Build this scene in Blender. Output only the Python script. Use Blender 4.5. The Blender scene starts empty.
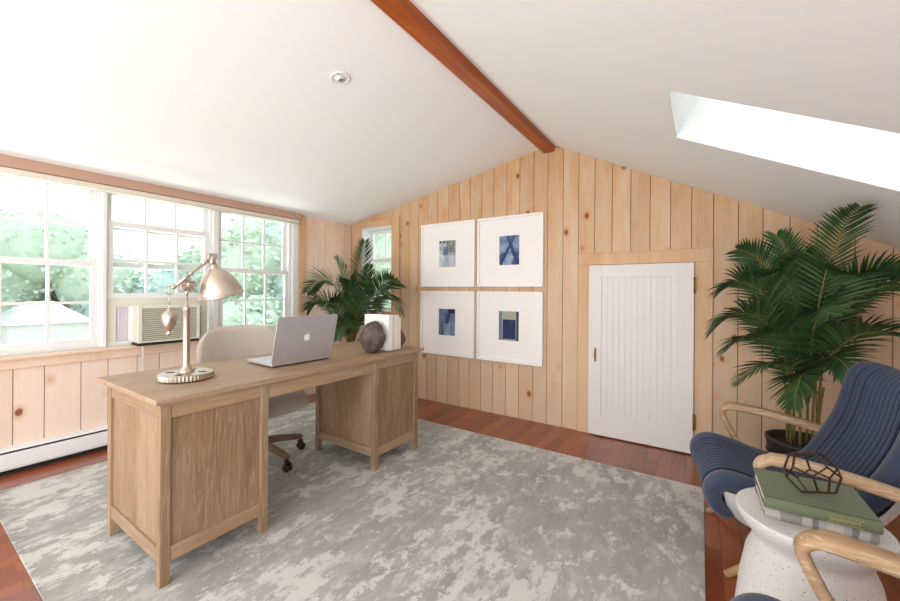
import bpy, math, random
from mathutils import Vector, Matrix, Euler, noise
random.seed(7)
PI = math.pi
col = bpy.context.scene.collection
sc = bpy.context.scene

# ------------------------------------------------------------------ builder
class MB:
    def __init__(s): s.v=[]; s.f=[]; s.mi=[]; s.t=[]; s.sm=[]
    def add(s, vs, fs, mi=0, tint=0.5, smooth=False, M=None):
        b=len(s.v)
        for p in vs:
            p=Vector(p); s.v.append(tuple(M@p if M else p))
        for f in fs:
            s.f.append(tuple(b+i for i in f)); s.mi.append(mi); s.t.append(tint); s.sm.append(smooth)
        return s
    def box(s, a, b, mi=0, tint=0.5, M=None):
        (x0,y0,z0),(x1,y1,z1)=a,b
        x0,x1=min(x0,x1),max(x0,x1); y0,y1=min(y0,y1),max(y0,y1); z0,z1=min(z0,z1),max(z0,z1)
        vs=[(x0,y0,z0),(x1,y0,z0),(x1,y1,z0),(x0,y1,z0),(x0,y0,z1),(x1,y0,z1),(x1,y1,z1),(x0,y1,z1)]
        fs=[(0,3,2,1),(4,5,6,7),(0,1,5,4),(1,2,6,5),(2,3,7,6),(3,0,4,7)]
        return s.add(vs,fs,mi,tint,False,M)
    def prism(s, poly, axis, a, b, mi=0, tint=0.5, smooth=False, M=None):
        """poly: list of 2D points; extruded along axis from a to b"""
        def mk(p,h):
            if axis=='x': return (h,p[0],p[1])
            if axis=='y': return (p[0],h,p[1])
            return (p[0],p[1],h)
        n=len(poly)
        vs=[mk(p,a) for p in poly]+[mk(p,b) for p in poly]
        fs=[tuple(range(n))[::-1],tuple(range(n,2*n))]
        s.add(vs,fs,mi,tint,False,M)
        b0=len(s.v)-2*n
        for i in range(n):
            j=(i+1)%n
            s.f.append((b0+i,b0+j,b0+n+j,b0+n+i)); s.mi.append(mi); s.t.append(tint); s.sm.append(smooth)
        return s
    def lathe(s, prof, c=(0,0,0), n=32, mi=0, tint=0.5, M=None, smooth=True, cap=True):
        vs=[];fs=[]
        for r,z in prof:
            for k in range(n):
                a=2*PI*k/n; vs.append((c[0]+r*math.cos(a),c[1]+r*math.sin(a),c[2]+z))
        for i in range(len(prof)-1):
            for k in range(n):
                l=(k+1)%n; fs.append((i*n+k,i*n+l,(i+1)*n+l,(i+1)*n+k))
        s.add(vs,fs,mi,tint,smooth,M)
        if cap:
            b=len(s.v)-len(vs); m=len(prof)-1
            s.f.append(tuple(b+k for k in range(n))[::-1]); s.f.append(tuple(b+m*n+k for k in range(n)))
            s.mi+= [mi,mi]; s.t+=[tint,tint]; s.sm+=[False,False]
        return s
    def tube(s, pts, r, n=8, mi=0, tint=0.5, up=None, M=None, closed=False, sq=None, smooth=True):
        """sweep; r float or list, or list of (w,h) half sizes; sq = superellipse exponent"""
        pts=[Vector(p) for p in pts]; m=len(pts)
        rr=r if isinstance(r,(list,tuple)) and len(r)==m else [r]*m
        vs=[];fs=[]; prev=None
        for i,p in enumerate(pts):
            if closed: d=pts[(i+1)%m]-pts[i-1]
            else: d=pts[min(i+1,m-1)]-pts[max(i-1,0)]
            d.normalize()
            if up is not None: a=Vector(up); a=(a-d*a.dot(d)).normalized()
            elif prev is None:
                a=Vector((0,0,1)) if abs(d.z)<.9 else Vector((1,0,0)); a=(a-d*a.dot(d)).normalized()
            else: a=(prev-d*prev.dot(d)).normalized()
            prev=a; b=d.cross(a)
            w,h=rr[i] if isinstance(rr[i],(tuple,list)) else (rr[i],rr[i])
            for k in range(n):
                t=2*PI*k/n; ct,st=math.cos(t),math.sin(t)
                if sq:
                    ct=math.copysign(abs(ct)**(2/sq),ct); st=math.copysign(abs(st)**(2/sq),st)
                vs.append(p+a*w*ct+b*h*st)
        rng=m if closed else m-1
        for i in range(rng):
            for k in range(n):
                l=(k+1)%n; j=(i+1)%m; fs.append((i*n+k,i*n+l,j*n+l,j*n+k))
        if not closed: fs.append(tuple(range(n))[::-1]); fs.append(tuple((m-1)*n+k for k in range(n)))
        return s.add(vs,fs,mi,tint,smooth,M)
    def grid(s, fn, nu, nv, mi=0, tint=0.5, smooth=True, flip=False, M=None):
        vs=[fn(i/nu,j/nv) for i in range(nu+1) for j in range(nv+1)]
        fs=[]
        for i in range(nu):
            for j in range(nv):
                a=i*(nv+1)+j; q=(a,a+1,a+nv+2,a+nv+1)
                fs.append(q[::-1] if flip else q)
        return s.add(vs,fs,mi,tint,smooth,M)
    def build(s, name, mats, parent=None, bevel=0, kind=None, loc=None, seg=2):
        me=bpy.data.meshes.new(name); me.from_pydata(s.v,[],s.f)
        if not isinstance(mats,(list,tuple)): mats=[mats]
        for m in mats: me.materials.append(m)
        me.polygons.foreach_set('material_index',s.mi)
        me.polygons.foreach_set('use_smooth',s.sm)
        at=me.attributes.new('tint','FLOAT','FACE'); at.data.foreach_set('value',s.t)
        me.update(); me.validate()
        o=bpy.data.objects.new(name,me); col.objects.link(o)
        if parent: o.parent=parent
        if loc: o.location=loc
        if bevel:
            b=o.modifiers.new('bevel','BEVEL'); b.width=bevel; b.segments=seg; b.limit_method='ANGLE'; b.angle_limit=math.radians(40)
        if kind: o['kind']=kind
        return o

def empty(name, loc=(0,0,0), rz=0, label=None, cat=None, group=None, kind=None):
    o=bpy.data.objects.new(name,None); col.objects.link(o); o.location=loc; o.rotation_euler=(0,0,rz); o.empty_display_size=.1
    return tag(o,label,cat,group,kind)
def tag(o,label=None,cat=None,group=None,kind=None):
    if label: o['label']=label
    if cat: o['category']=cat
    if group: o['group']=group
    if kind: o['kind']=kind
    return o
def copy_tree(o,parent=None):
    c=o.copy(); col.objects.link(c)
    if parent: c.parent=parent
    for ch in list(o.children): copy_tree(ch,c)
    return c
def cr(pts,n=8):
    """Catmull-Rom through points"""
    P=[Vector(p) for p in pts]; P=[P[0]*2-P[1]]+P+[P[-1]*2-P[-2]]; out=[]
    for i in range(1,len(P)-2):
        for k in range(n):
            t=k/n; a,b,c,d=P[i-1],P[i],P[i+1],P[i+2]
            out.append(.5*((2*b)+(c-a)*t+(2*a-5*b+4*c-d)*t*t+(3*b-a-3*c+d)*t**3))
    out.append(P[-2]); return out

# ------------------------------------------------------------------ materials
def srgb(r,g,b):
    f=lambda c:(c/255/12.92) if c/255<=.04045 else ((c/255+.055)/1.055)**2.4
    return (f(r),f(g),f(b),1)
class NM:
    def __init__(s,name):
        s.m=bpy.data.materials.new(name); s.m.use_nodes=True; s.nt=s.m.node_tree; s.b=s.nt.nodes['Principled BSDF']; s.out=s.nt.nodes['Material Output']
    def n(s,t,**k):
        nd=s.nt.nodes.new(t)
        for a,v in k.items():
            if a.startswith('i_'): nd.inputs[int(a[2:]) if a[2:].isdigit() else a[2:].replace('_',' ')].default_value=v
            else: setattr(nd,a,v)
        return nd
    def l(s,a,b): s.nt.links.new(a,b)
    def coord(s,scale=(1,1,1),rot=(0,0,0),out='Object',loc=(0,0,0)):
        tc=s.n('ShaderNodeTexCoord'); mp=s.n('ShaderNodeMapping'); s.l(tc.outputs[out],mp.inputs[0])
        mp.inputs['Scale'].default_value=scale; mp.inputs['Rotation'].default_value=rot; mp.inputs['Location'].default_value=loc
        return mp.outputs[0]
    def ramp(s,fac,stops,interp='LINEAR'):
        r=s.n('ShaderNodeValToRGB'); r.color_ramp.interpolation=interp
        e=r.color_ramp.elements
        while len(e)<len(stops): e.new(.5)
        for el,(p,c) in zip(e,stops): el.position=p; el.color=c if len(c)==4 else (*c,1)
        s.l(fac,r.inputs[0]); return r.outputs[0]
    def mix(s,fac,a,b,mode='MIX'):
        m=s.n('ShaderNodeMix',data_type='RGBA',blend_type=mode)
        for sock,val in ((m.inputs[0],fac),(m.inputs[6],a),(m.inputs[7],b)):
            if hasattr(val,'is_linked'): s.l(val,sock)
            else: sock.default_value=val
        return m.outputs[2]
    def math(s,op,a,b=0.0):
        m=s.n('ShaderNodeMath',operation=op)
        for i,v in enumerate((a,b)):
            if hasattr(v,'is_linked'): s.l(v,m.inputs[i])
            else: m.inputs[i].default_value=v
        return m.outputs[0]
    def noise(s,vec,scale,detail=4,rough=.55,dist=0,out=0):
        t=s.n('ShaderNodeTexNoise'); s.l(vec,t.inputs['Vector']); t.inputs['Scale'].default_value=scale; t.inputs['Detail'].default_value=detail
        t.inputs['Roughness'].default_value=rough; t.inputs['Distortion'].default_value=dist; return t.outputs[out]
    def attr(s,name='tint'): a=s.n('ShaderNodeAttribute',attribute_name=name); return a.outputs['Fac']
    def color(s,c,rough=.5,metal=0,spec=None):
        if hasattr(c,'is_linked'): s.l(c,s.b.inputs['Base Color'])
        else: s.b.inputs['Base Color'].default_value=c
        s.b.inputs['Roughness'].default_value=rough; s.b.inputs['Metallic'].default_value=metal
        if spec is not None: s.b.inputs['Specular IOR Level'].default_value=spec
        return s
    def bump(s,h,strength=.3,dist=.01):
        b=s.n('ShaderNodeBump'); b.inputs['Strength'].default_value=strength; b.inputs['Distance'].default_value=dist
        s.l(h,b.inputs['Height']); s.l(b.outputs[0],s.b.inputs['Normal']); return s
def simple(name,c,rough=.5,metal=0,var=.06,scale=6,spec=None,bump=0,bscale=200):
    q=NM(name); v=q.coord(); nz=q.noise(v,scale,3)
    d=tuple(x*(1-var*2) for x in c[:3])+(1,)
    q.color(q.mix(nz,c,d),rough,metal,spec)
    if bump: q.bump(q.noise(v,bscale,2),bump,.002)
    return q.m

def pine(name, hue, lowwash, knot=True, plane='xz'):
    """whitewashed knotty pine boards, grain along z; hue=(orange,pale,wash) colours"""
    q=NM(name); t=q.attr()
    # shift the pattern by board so that grain breaks at each board
    tc=q.n('ShaderNodeTexCoord'); off=q.n('ShaderNodeCombineXYZ'); sh=q.math('MULTIPLY',t,37.0)
    for i in range(3): q.l(sh,off.inputs[i])
    va=q.n('ShaderNodeVectorMath',operation='ADD'); q.l(tc.outputs['Object'],va.inputs[0]); q.l(off.outputs[0],va.inputs[1])
    mp=q.n('ShaderNodeMapping'); q.l(va.outputs[0],mp.inputs[0]); mp.inputs['Scale'].default_value=(14,14,.9)
    grain=q.noise(mp.outputs[0],2.2,6,.62,1.1)
    mp2=q.n('ShaderNodeMapping'); q.l(va.outputs[0],mp2.inputs[0]); mp2.inputs['Scale'].default_value=(3,3,.8)
    wash=q.noise(mp2.outputs[0],1.6,5,.6,.4)
    c=q.mix(q.ramp(grain,[(.32,(0,0,0)),(.68,(1,1,1))]),hue[0],hue[1])
    c=q.mix(q.math('MULTIPLY',q.ramp(wash,[(.42,(0,0,0)),(.72,(1,1,1))]),.75),c,hue[2])
    # height-dependent stain: boards are rubbed paler near the floor
    sx=q.n('ShaderNodeSeparateXYZ'); q.l(tc.outputs['Object'],sx.inputs[0])
    mr=q.n('ShaderNodeMapRange'); q.l(sx.outputs[2],mr.inputs[0]); mr.inputs[1].default_value=lowwash[0]; mr.inputs[2].default_value=lowwash[1]
    c=q.mix(mr.outputs[0],q.mix(.62,c,hue[2]),c)
    # per-board tone
    tone=q.ramp(t,[(0,(.91,.885,.86)),(.5,(.97,.96,.95)),(1,(1.0,1.0,1.0))])
    c=q.mix(1.0,c,tone,'MULTIPLY')
    if knot:
        mk=q.n('ShaderNodeMapping'); q.l(va.outputs[0],mk.inputs[0]); mk.inputs['Scale'].default_value=(1,1,.7)
        vo=q.n('ShaderNodeTexVoronoi'); vo.feature='F1'; vo.inputs['Scale'].default_value=5.2; q.l(mk.outputs[0],vo.inputs['Vector'])
        nn=q.noise(mk.outputs[0],30,2)
        dd=q.math('ADD',vo.outputs['Distance'],q.math('MULTIPLY',nn,.05))
        halo=q.ramp(dd,[(.10,(1,1,1)),(.26,(0,0,0))])
        core=q.ramp(dd,[(.10,(1,1,1)),(.135,(0,0,0))])
        c=q.mix(q.math('MULTIPLY',halo,.55),c,srgb(205,140,85))
        c=q.mix(q.math('MULTIPLY',core,.85),c,srgb(120,66,35))
    q.color(c,.55,0,.3); q.bump(grain,.12,.002)
    return q.m

def oak(name, axis='z', base=((130,100,74),(154,124,94)), streak=(190,172,148), amt=.45):
    q=NM(name); t=q.attr()
    tc=q.n('ShaderNodeTexCoord'); off=q.n('ShaderNodeCombineXYZ'); sh=q.math('MULTIPLY',t,23.0)
    for i in range(3): q.l(sh,off.inputs[i])
    va=q.n('ShaderNodeVectorMath',operation='ADD'); q.l(tc.outputs['Object'],va.inputs[0]); q.l(off.outputs[0],va.inputs[1])
    def mp(s_long,s_cross):
        m=q.n('ShaderNodeMapping'); q.l(va.outputs[0],m.inputs[0])
        m.inputs['Scale'].default_value={'z':(s_cross,s_cross,s_long),'y':(s_cross,s_long,s_cross),'x':(s_long,s_cross,s_cross)}[axis]; return m.outputs[0]
    g=q.noise(mp(.9,11),2,5,.55,1.2)
    fine=q.noise(mp(3,90),2,4,.7,.3)
    big=q.noise(mp(.8,3),1.5,3)
    c=q.mix(q.ramp(g,[(.25,(0,0,0)),(.75,(1,1,1))]),srgb(*base[0]),srgb(*base[1]))
    c=q.mix(q.math('MULTIPLY',q.ramp(big,[(.40,(0,0,0)),(.75,(1,1,1))]),.45),c,srgb(*streak))
    st=q.ramp(g,[(.46,(0,0,0)),(.5,(1,1,1)),(.54,(0,0,0))])
    c=q.mix(q.math('MULTIPLY',q.math('MULTIPLY',st,q.ramp(fine,[(.4,(0,0,0)),(.62,(1,1,1))])),amt),c,srgb(*streak))
    c=q.mix(q.math('MULTIPLY',q.ramp(fine,[(.35,(1,1,1)),(.5,(0,0,0))]),.35),c,srgb(int(base[0][0]*.82),int(base[0][1]*.8),int(base[0][2]*.78)))
    q.color(c,.5,0,.35); q.bump(fine,.12,.001); return q.m

M={}
M['pine_gable']=pine('pine_boards_gable',(srgb(200,150,102),srgb(211,170,126),srgb(220,197,172)),(.5,2.5))
M['pine_left']=pine('pine_boards_left',(srgb(228,190,158),srgb(236,212,188),srgb(240,222,208)),(.5,2.0))
M['groove']=simple('board_groove_shadow_wood',srgb(128,90,62),.9)
M['trim_pine']=pine('pine_trim',(srgb(206,158,114),srgb(216,174,134),srgb(222,196,168)),(.2,1.6),knot=False)
M['sill_pine']=pine('pine_sill_apron',(srgb(226,188,156),srgb(234,204,178),srgb(238,214,194)),(.2,1.6),knot=True)
M['header_wood']=simple('rosy_header_wood',srgb(196,158,136),.5,var=.06,scale=4)
M['beam']=(lambda q:(q.color(q.mix(q.ramp(q.noise(q.coord((20,1.2,20)),1.5,6,.6,1.2),[(.3,(0,0,0)),(.7,(1,1,1))]),srgb(142,64,18),srgb(186,96,32)),.35),q.m)[1])(NM('stained_beam_wood'))
M['ceiling']=simple('ceiling_paint',srgb(244,243,241),.9,var=.004)
M['white_paint']=simple('white_window_paint',srgb(232,233,230),.45,var=.01)
M['cream']=simple('cream_blind',srgb(232,226,210),.6,var=.02)
M['door_paint']=simple('door_paint',srgb(226,221,216),.5,var=.01)
M['brass']=simple('aged_brass',srgb(150,112,62),.35,1.0)
M['heater']=simple('heater_enamel',srgb(236,236,236),.4,var=.01)
M['dark']=simple('dark_gap',srgb(35,33,32),.8)
M['frame_white']=simple('frame_white',srgb(246,243,240),.5,var=.01)
M['mat_white']=simple('matboard',srgb(246,241,237),.8,var=.005)
M['oak_v']=oak('limed_oak_vertical','z')
M['oak_y']=oak('limed_oak_lengthwise','y',((150,118,90),(174,144,114)))
M['oak_x']=oak('limed_oak_crosswise','x')
M['arm_oak']=oak('pale_oak_arm','x',((158,120,82),(184,146,106)),(228,206,176),.9)
M['nickel']=(lambda q:(q.color(q.mix(q.noise(q.coord(),12,3),srgb(214,204,192),srgb(198,186,172)),.33,1.0),q.m)[1])(NM('brushed_champagne_nickel'))
M['aluminium']=simple('laptop_aluminium',srgb(206,205,212),.42,.6,var=.01)
M['logo_white']=simple('logo_white',srgb(248,248,248),.3,var=0)
M['keys']=simple('laptop_keys',srgb(225,225,228),.5)
M['screen']=simple('laptop_screen',srgb(20,22,26),.15)
M['rock']=(lambda q:(q.color(q.mix(q.ramp(q.noise(q.coord(),14,8,.7),[(.35,(0,0,0)),(.7,(1,1,1))]),srgb(64,54,50),srgb(128,112,104)),.8),q.bump(q.noise(q.coord(),35,8,.75),.9,.01),q.m)[2])(NM('rough_dark_stone'))
M['paper']=simple('book_pages',srgb(240,234,222),.8)
def fabric(name,c1,c2,sc1=260,rough=.95,sheen=.3):
    q=NM(name); v=q.coord(); w1=q.n('ShaderNodeTexWave',wave_type='BANDS',bands_direction='X'); w1.inputs['Scale'].default_value=sc1; q.l(v,w1.inputs[0]); w1.inputs['Distortion'].default_value=1.0
    w2=q.n('ShaderNodeTexWave',wave_type='BANDS',bands_direction='Z'); w2.inputs['Scale'].default_value=sc1; q.l(v,w2.inputs[0]); w2.inputs['Distortion'].default_value=1.0
    nz=q.noise(v,5,4); h=q.math('MULTIPLY',w1.outputs[1],w2.outputs[1])
    q.color(q.mix(q.math('ADD',q.math('MULTIPLY',h,.3),q.math('MULTIPLY',nz,.5)),c1,c2),rough); q.b.inputs['Sheen Weight'].default_value=sheen
    q.bump(h,.2,.002); return q.m
M['linen']=fabric('oatmeal_linen',srgb(214,204,192),srgb(196,186,174))
M['velvet']=fabric('navy_velvet',srgb(52,62,88),srgb(40,49,72),300,.85,.25)
M['groove_shade']=simple('navy_groove_shade',srgb(22,27,42),.95)  # darker navy for groove faces: shade between the channels, painted in
M['grey_shell']=fabric('pale_grey_upholstery',srgb(196,192,188),srgb(182,178,174))
M['chair_wood']=oak('desk_chair_wood','x',((112,88,72),(140,112,92)),(170,145,120),.4)
M['black_plastic']=simple('black_plastic',srgb(28,26,26),.4)
M['bronze']=simple('dark_bronze_wire',srgb(72,52,42),.4,.6)
M['green_cloth']=fabric('green_book_cloth',srgb(108,118,90),srgb(96,106,80),400,.8,.1)
M['pot']=(lambda q:(q.color(q.mix(q.noise(q.coord(),8,3),srgb(34,34,36),srgb(58,56,56)),.6),q.m)[1])(NM('black_pot_glaze'))
M['soil']=simple('potting_soil',srgb(58,42,30),.95,bump=.8,bscale=60)
M['ac_cream']=simple('cream_plastic',srgb(226,223,208),.5,var=.02)
M['ac_dark']=simple('grille_shadow',srgb(176,168,148),.7)
M['ac_pleat']=simple('pleated_panel',srgb(246,238,243),.7,var=.02)
M['plate']=simple('wall_plate_plastic',srgb(236,224,204),.5)

# palm leaf
def leafmat(name,a,b):
    q=NM(name); v=q.coord(); nz=q.noise(v,9,3); t=q.attr()
    c=q.mix(nz,a,b); c=q.mix(q.math('MULTIPLY',t,.55),c,srgb(98,128,74))
    q.color(c,.42,0,.45)
    q.b.inputs['Subsurface Weight'].default_value=0.0
    return q.m
M['palm']=leafmat('palm_leaf',srgb(28,54,26),srgb(50,82,40))
M['palm_stem']=simple('palm_cane',srgb(132,120,62),.6,var=.15,scale=20)
def treemat(name,a,b):
    q=NM(name); v=q.coord(); n1=q.noise(v,2.5,8,.75); f=q.math('ADD',q.math('MULTIPLY',q.attr(),.45),q.math('MULTIPLY',q.ramp(n1,[(.35,(0,0,0)),(.65,(1,1,1))]),.6))
    q.color(q.mix(f,a,b),.9,0,.1); q.bump(n1,.4,.15); return q.m
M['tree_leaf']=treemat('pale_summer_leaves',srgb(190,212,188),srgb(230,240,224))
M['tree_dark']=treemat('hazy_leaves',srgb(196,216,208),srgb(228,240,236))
M['bark']=simple('bark',srgb(140,125,110),.9)
M['shed_wall']=simple('shed_white',srgb(244,244,242),.7)
M['shed_roof']=simple('shed_roof_pale',srgb(222,220,222),.8)
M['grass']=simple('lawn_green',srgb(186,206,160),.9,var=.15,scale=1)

def glass():
    q=NM('window_glass'); tr=q.n('ShaderNodeBsdfTransparent'); gl=q.n('ShaderNodeBsdfGlossy'); gl.inputs['Roughness'].default_value=.02
    mx=q.n('ShaderNodeMixShader'); mx.inputs[0].default_value=.05; q.l(tr.outputs[0],mx.inputs[1]); q.l(gl.outputs[0],mx.inputs[2]); q.l(mx.outputs[0],q.out.inputs[0])
    tr.inputs[0].default_value=(.97,.99,.985,1)
    return q.m
M['glass']=glass()

def floor_mat():
    q=NM('cherry_floor_boards')
    v=q.coord(rot=(0,0,PI/2))
    br=q.n('ShaderNodeTexBrick'); q.l(v,br.inputs['Vector']); br.offset=.37
    for k,x in (('Color1',(0,0,0,1)),('Color2',(1,1,1,1)),('Mortar',(.5,.5,.5,1)),('Scale',1.0),('Mortar Size',.0009),('Mortar Smooth',.1),('Bias',0.0),('Brick Width',.92),('Row Height',.083)): br.inputs[k].default_value=x
    g=q.noise(q.coord((22,1.6,1)),2,6,.6,.8)
    c=q.mix(br.outputs[0],srgb(132,66,40),srgb(166,92,58))
    c=q.mix(q.math('MULTIPLY',g,.55),c,srgb(104,46,26))
    c=q.mix(br.outputs[1],c,srgb(96,46,28))
    q.color(c,.24,0,.5); q.b.inputs['Coat Weight'].default_value=.25; q.b.inputs['Coat Roughness'].default_value=.15
    q.bump(br.outputs[1],-.15,.002); return q.m
M['floor']=floor_mat()

def rug_mat():
    q=NM('distressed_rug')
    v=q.coord((1,1,1)); sn=q.n('ShaderNodeVectorMath',operation='SNAP'); q.l(v,sn.inputs[0]); sn.inputs[1].default_value=(.006,.011,.02)
    def mp(sc_,lo=(0,0,0)):
        m=q.n('ShaderNodeMapping'); q.l(sn.outputs[0],m.inputs[0]); m.inputs['Scale'].default_value=sc_; m.inputs['Location'].default_value=lo; return m.outputs[0]
    a=q.noise(mp((1.35,.9,1)),7.5,8,.68,.1)
    big=q.noise(mp((1.2,.7,1),(3,5,0)),1.8,3,.5)
    b=q.noise(mp((3.4,1.2,1),(4,2,0)),5.0,8,.72,.1)
    thr=q.math('MULTIPLY',big,.45)
    blot=q.ramp(q.math('ADD',a,thr),[(.758,(0,0,0)),(.80,(1,1,1))]); blot2=q.ramp(q.math('ADD',b,thr),[(.775,(0,0,0)),(.82,(1,1,1))])
    m=q.math('MAXIMUM',q.math('MULTIPLY',blot,.85),q.math('MULTIPLY',blot2,.65))
    tone=q.noise(mp((3.2,.8,1),(9,1,0)),2.0,8,.7,.3)
    base=q.mix(q.ramp(tone,[(.35,(0,0,0)),(.65,(1,1,1))]),srgb(158,156,151),srgb(184,182,177))
    fine=q.noise(q.coord((220,60,60)),2,3,.6)
    base=q.mix(q.math('MULTIPLY',q.ramp(fine,[(.35,(0,0,0)),(.65,(1,1,1))]),.3),base,srgb(146,144,139))
    mid=q.ramp(q.noise(mp((1.6,1.0,1),(7,7,0)),9,7,.7,.1),[(.53,(0,0,0)),(.57,(1,1,1))])
    base=q.mix(q.math('MULTIPLY',mid,.35),base,srgb(206,204,199))
    c=q.mix(m,base,srgb(214,211,206))
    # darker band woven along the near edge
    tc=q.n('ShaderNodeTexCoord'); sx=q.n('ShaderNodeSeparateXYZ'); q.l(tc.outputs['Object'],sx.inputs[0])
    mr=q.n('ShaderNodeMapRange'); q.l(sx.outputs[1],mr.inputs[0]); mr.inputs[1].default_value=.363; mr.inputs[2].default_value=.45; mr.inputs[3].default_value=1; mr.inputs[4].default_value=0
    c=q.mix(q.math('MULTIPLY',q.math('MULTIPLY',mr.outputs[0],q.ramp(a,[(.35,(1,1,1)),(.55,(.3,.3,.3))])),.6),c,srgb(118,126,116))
    q.color(c,.95,0,.1); q.bump(fine,.35,.003); return q.m
M['rug']=rug_mat()
def terrazzo():
    q=NM('terrazzo_concrete'); v=q.coord()
    vo=q.n('ShaderNodeTexVoronoi'); vo.inputs['Scale'].default_value=105; q.l(v,vo.inputs['Vector'])
    vo2=q.n('ShaderNodeTexVoronoi'); vo2.inputs['Scale'].default_value=170; q.l(v,vo2.inputs['Vector'])
    nz=q.noise(v,4,4)
    c=q.mix(nz,srgb(228,224,220),srgb(208,204,200))
    sp=q.math('MULTIPLY',q.ramp(vo.outputs['Distance'],[(.16,(.8,.8,.8)),(.24,(0,0,0))]),q.ramp(vo.outputs['Color'],[(.55,(0,0,0)),(.6,(1,1,1))]))
    c=q.mix(sp,c,q.mix(vo.outputs['Color'],srgb(150,132,116),srgb(96,90,86)))
    sp2=q.ramp(vo2.outputs['Distance'],[(.15,(1,1,1)),(.2,(0,0,0))])
    c=q.mix(q.math('MULTIPLY',sp2,.5),c,srgb(170,164,156))
    q.color(c,.6); return q.m
M['terrazzo']=terrazzo()
def spine_mat():
    q=NM('patterned_grey_book_cloth'); v=q.coord((14,14,1))
    br=q.noise(q.coord((9,1,1)),1.0,0)
    c=q.ramp(br,[(.3,srgb(142,138,136)),(.42,srgb(186,180,174)),(.52,srgb(120,118,120)),(.6,srgb(170,165,160)),(.7,srgb(196,184,174))],'CONSTANT')
    w=q.noise(q.coord((200,20,200)),2,2); c=q.mix(q.math('MULTIPLY',w,.4),c,srgb(110,106,104))
    q.color(c,.85); return q.m
M['grey_book']=spine_mat()

# ------------------------------------------------------------------ room
LX=-3.746; GY=3.375; RX=1.9; BY=-1.6
PKX,PKZ=-1.15,2.53; SL=.191; SR=-.496
def ceil(x): return PKZ-(PKX-x)*SL if x<PKX else PKZ+(x-PKX)*SR
MB().box((LX-.25,BY,-.1),(RX+.1,GY+.1,0)).build('floor',M['floor'],kind='structure')
# gable wall of boards
edges=[-3.746,-3.56,-3.05,-2.917,-2.79,-2.66,-2.533,-2.397,-2.254,-2.12,-1.988,-1.854,-1.719,-1.579,-1.444,-1.305,-1.172,-1.031,-.896,-.762,-.623,-.483,-.343,-.203,-.066,.069,.215,.35,.49,.625,.798,.959,1.1,1.24,1.38,1.53,1.68,1.9]
WZ0,WZ1=.95,1.975
g=MB(); gap=.0012
for i in range(len(edges)-1):
    x0,x1=edges[i],edges[i+1]; t=random.random()
    def piece(za0,za1,zb0,zb1):
        x0g,x1g=x0+gap,x1-gap; c=.0015
        # front face is inset by a small chamfer
        vs=[(x0g,GY,za0),(x1g,GY,za1),(x1g,GY,zb1),(x0g,GY,zb0),(x0g+c,GY-.018,za0),(x1g-c,GY-.018,za1),(x1g-c,GY-.018,zb1),(x0g+c,GY-.018,zb0)]
        g.add(vs,[(4,5,6,7),(0,4,7,3),(5,1,2,6),(0,1,5,4),(7,6,2,3)],0,t)
    if i==1:
        piece(0,0,WZ0,WZ0); piece(WZ1,WZ1,ceil(x0),ceil(x1))
    else: piece(0,0,ceil(x0),ceil(x1))
# board planes sit at GY; core behind
CY=GY-.0145; g.box((LX,CY,-.1),(-3.56,GY+.1,2.2),1); g.box((-3.56,CY,-.1),(-3.05,GY+.1,WZ0),1); g.box((-3.56,CY,WZ1),(-3.05,GY+.1,2.3),1)
g.prism([(-3.05,-.1),(RX,-.1),(RX,ceil(RX)+.05),(PKX,PKZ+.05),(-3.05,ceil(-3.05)+.05)],'y',CY,GY+.1,1)
for vi,v in enumerate(g.v): g.v[vi]=(v[0],v[1]+.018,v[2])
g.build('wall_back',[M['pine_gable'],M['groove']],kind='structure')
# left wall : boards under and beside the windows
WY0,WY1=.15,2.54; SZ,HZ=.742,1.985
g=MB(); g.box((LX-.12,BY,-.1),(LX-.0035,GY+.1,SZ),1); g.box((LX-.12,WY1,SZ),(LX-.0035,GY+.1,2.04),1); g.box((LX-.12,BY,SZ),(LX-.0035,WY0,2.04),1); g.box((LX-.12,WY0,HZ),(LX-.0035,WY1,2.04),1)
def lboard(y0,y1,z0,z1):
    c=.0015; a,b=y0+.0009,y1-.0009; X0,X1=LX-.018,LX
    g.add([(X0,a,z0),(X0,b,z0),(X0,b,z1),(X0,a,z1),(X1,a+c,z0),(X1,b-c,z0),(X1,b-c,z1),(X1,a+c,z1)],[(4,5,6,7),(0,4,7,3),(5,1,2,6),(7,6,2,3),(0,1,5,4)],0,random.random())
ys=[-1.6,-1.42,-1.2,-1.02,-.82,-.65,-.44,-.27,-.1,.07,.3,.505,.648,.832,.983,1.16,1.31,1.48,1.63,1.8,1.95,2.13,2.28,2.44,2.56,2.689,2.809,2.963,3.127,3.26,3.375]
for a,b in zip(ys,ys[1:]):
    lboard(a,b,0,SZ-.07 if a<2.5 else 2.04)
    if b<WY0: lboard(a,b,SZ-.07,2.04)
g.build('wall_left',[M['pine_left'],M['groove']],kind='structure')
# ceilings
g=MB(); n0=Vector((-SL,0,1)).normalized()
g.prism([(LX-.12,ceil(LX-.12)),(PKX,PKZ),(PKX,PKZ+.1),(LX-.12,ceil(LX-.12)+.1)],'y',BY,GY+.1)
g.build('ceiling_left',M['ceiling'],kind='structure')
SKX0,SKX1,SKY0,SKY1=-.12,.95,1.77,2.33
g=MB()
def cs(x0,x1,y0,y1): g.prism([(x0,ceil(x0)),(x1,ceil(x1)),(x1,ceil(x1)+.1),(x0,ceil(x0)+.1)],'y',y0,y1)
cs(PKX,SKX0,BY,GY+.1); cs(SKX1,RX+.1,BY,GY+.1); cs(SKX0,SKX1,BY,SKY0); cs(SKX0,SKX1,SKY1,GY+.1)
g.build('ceiling_right',M['ceiling'],kind='structure')
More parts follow.
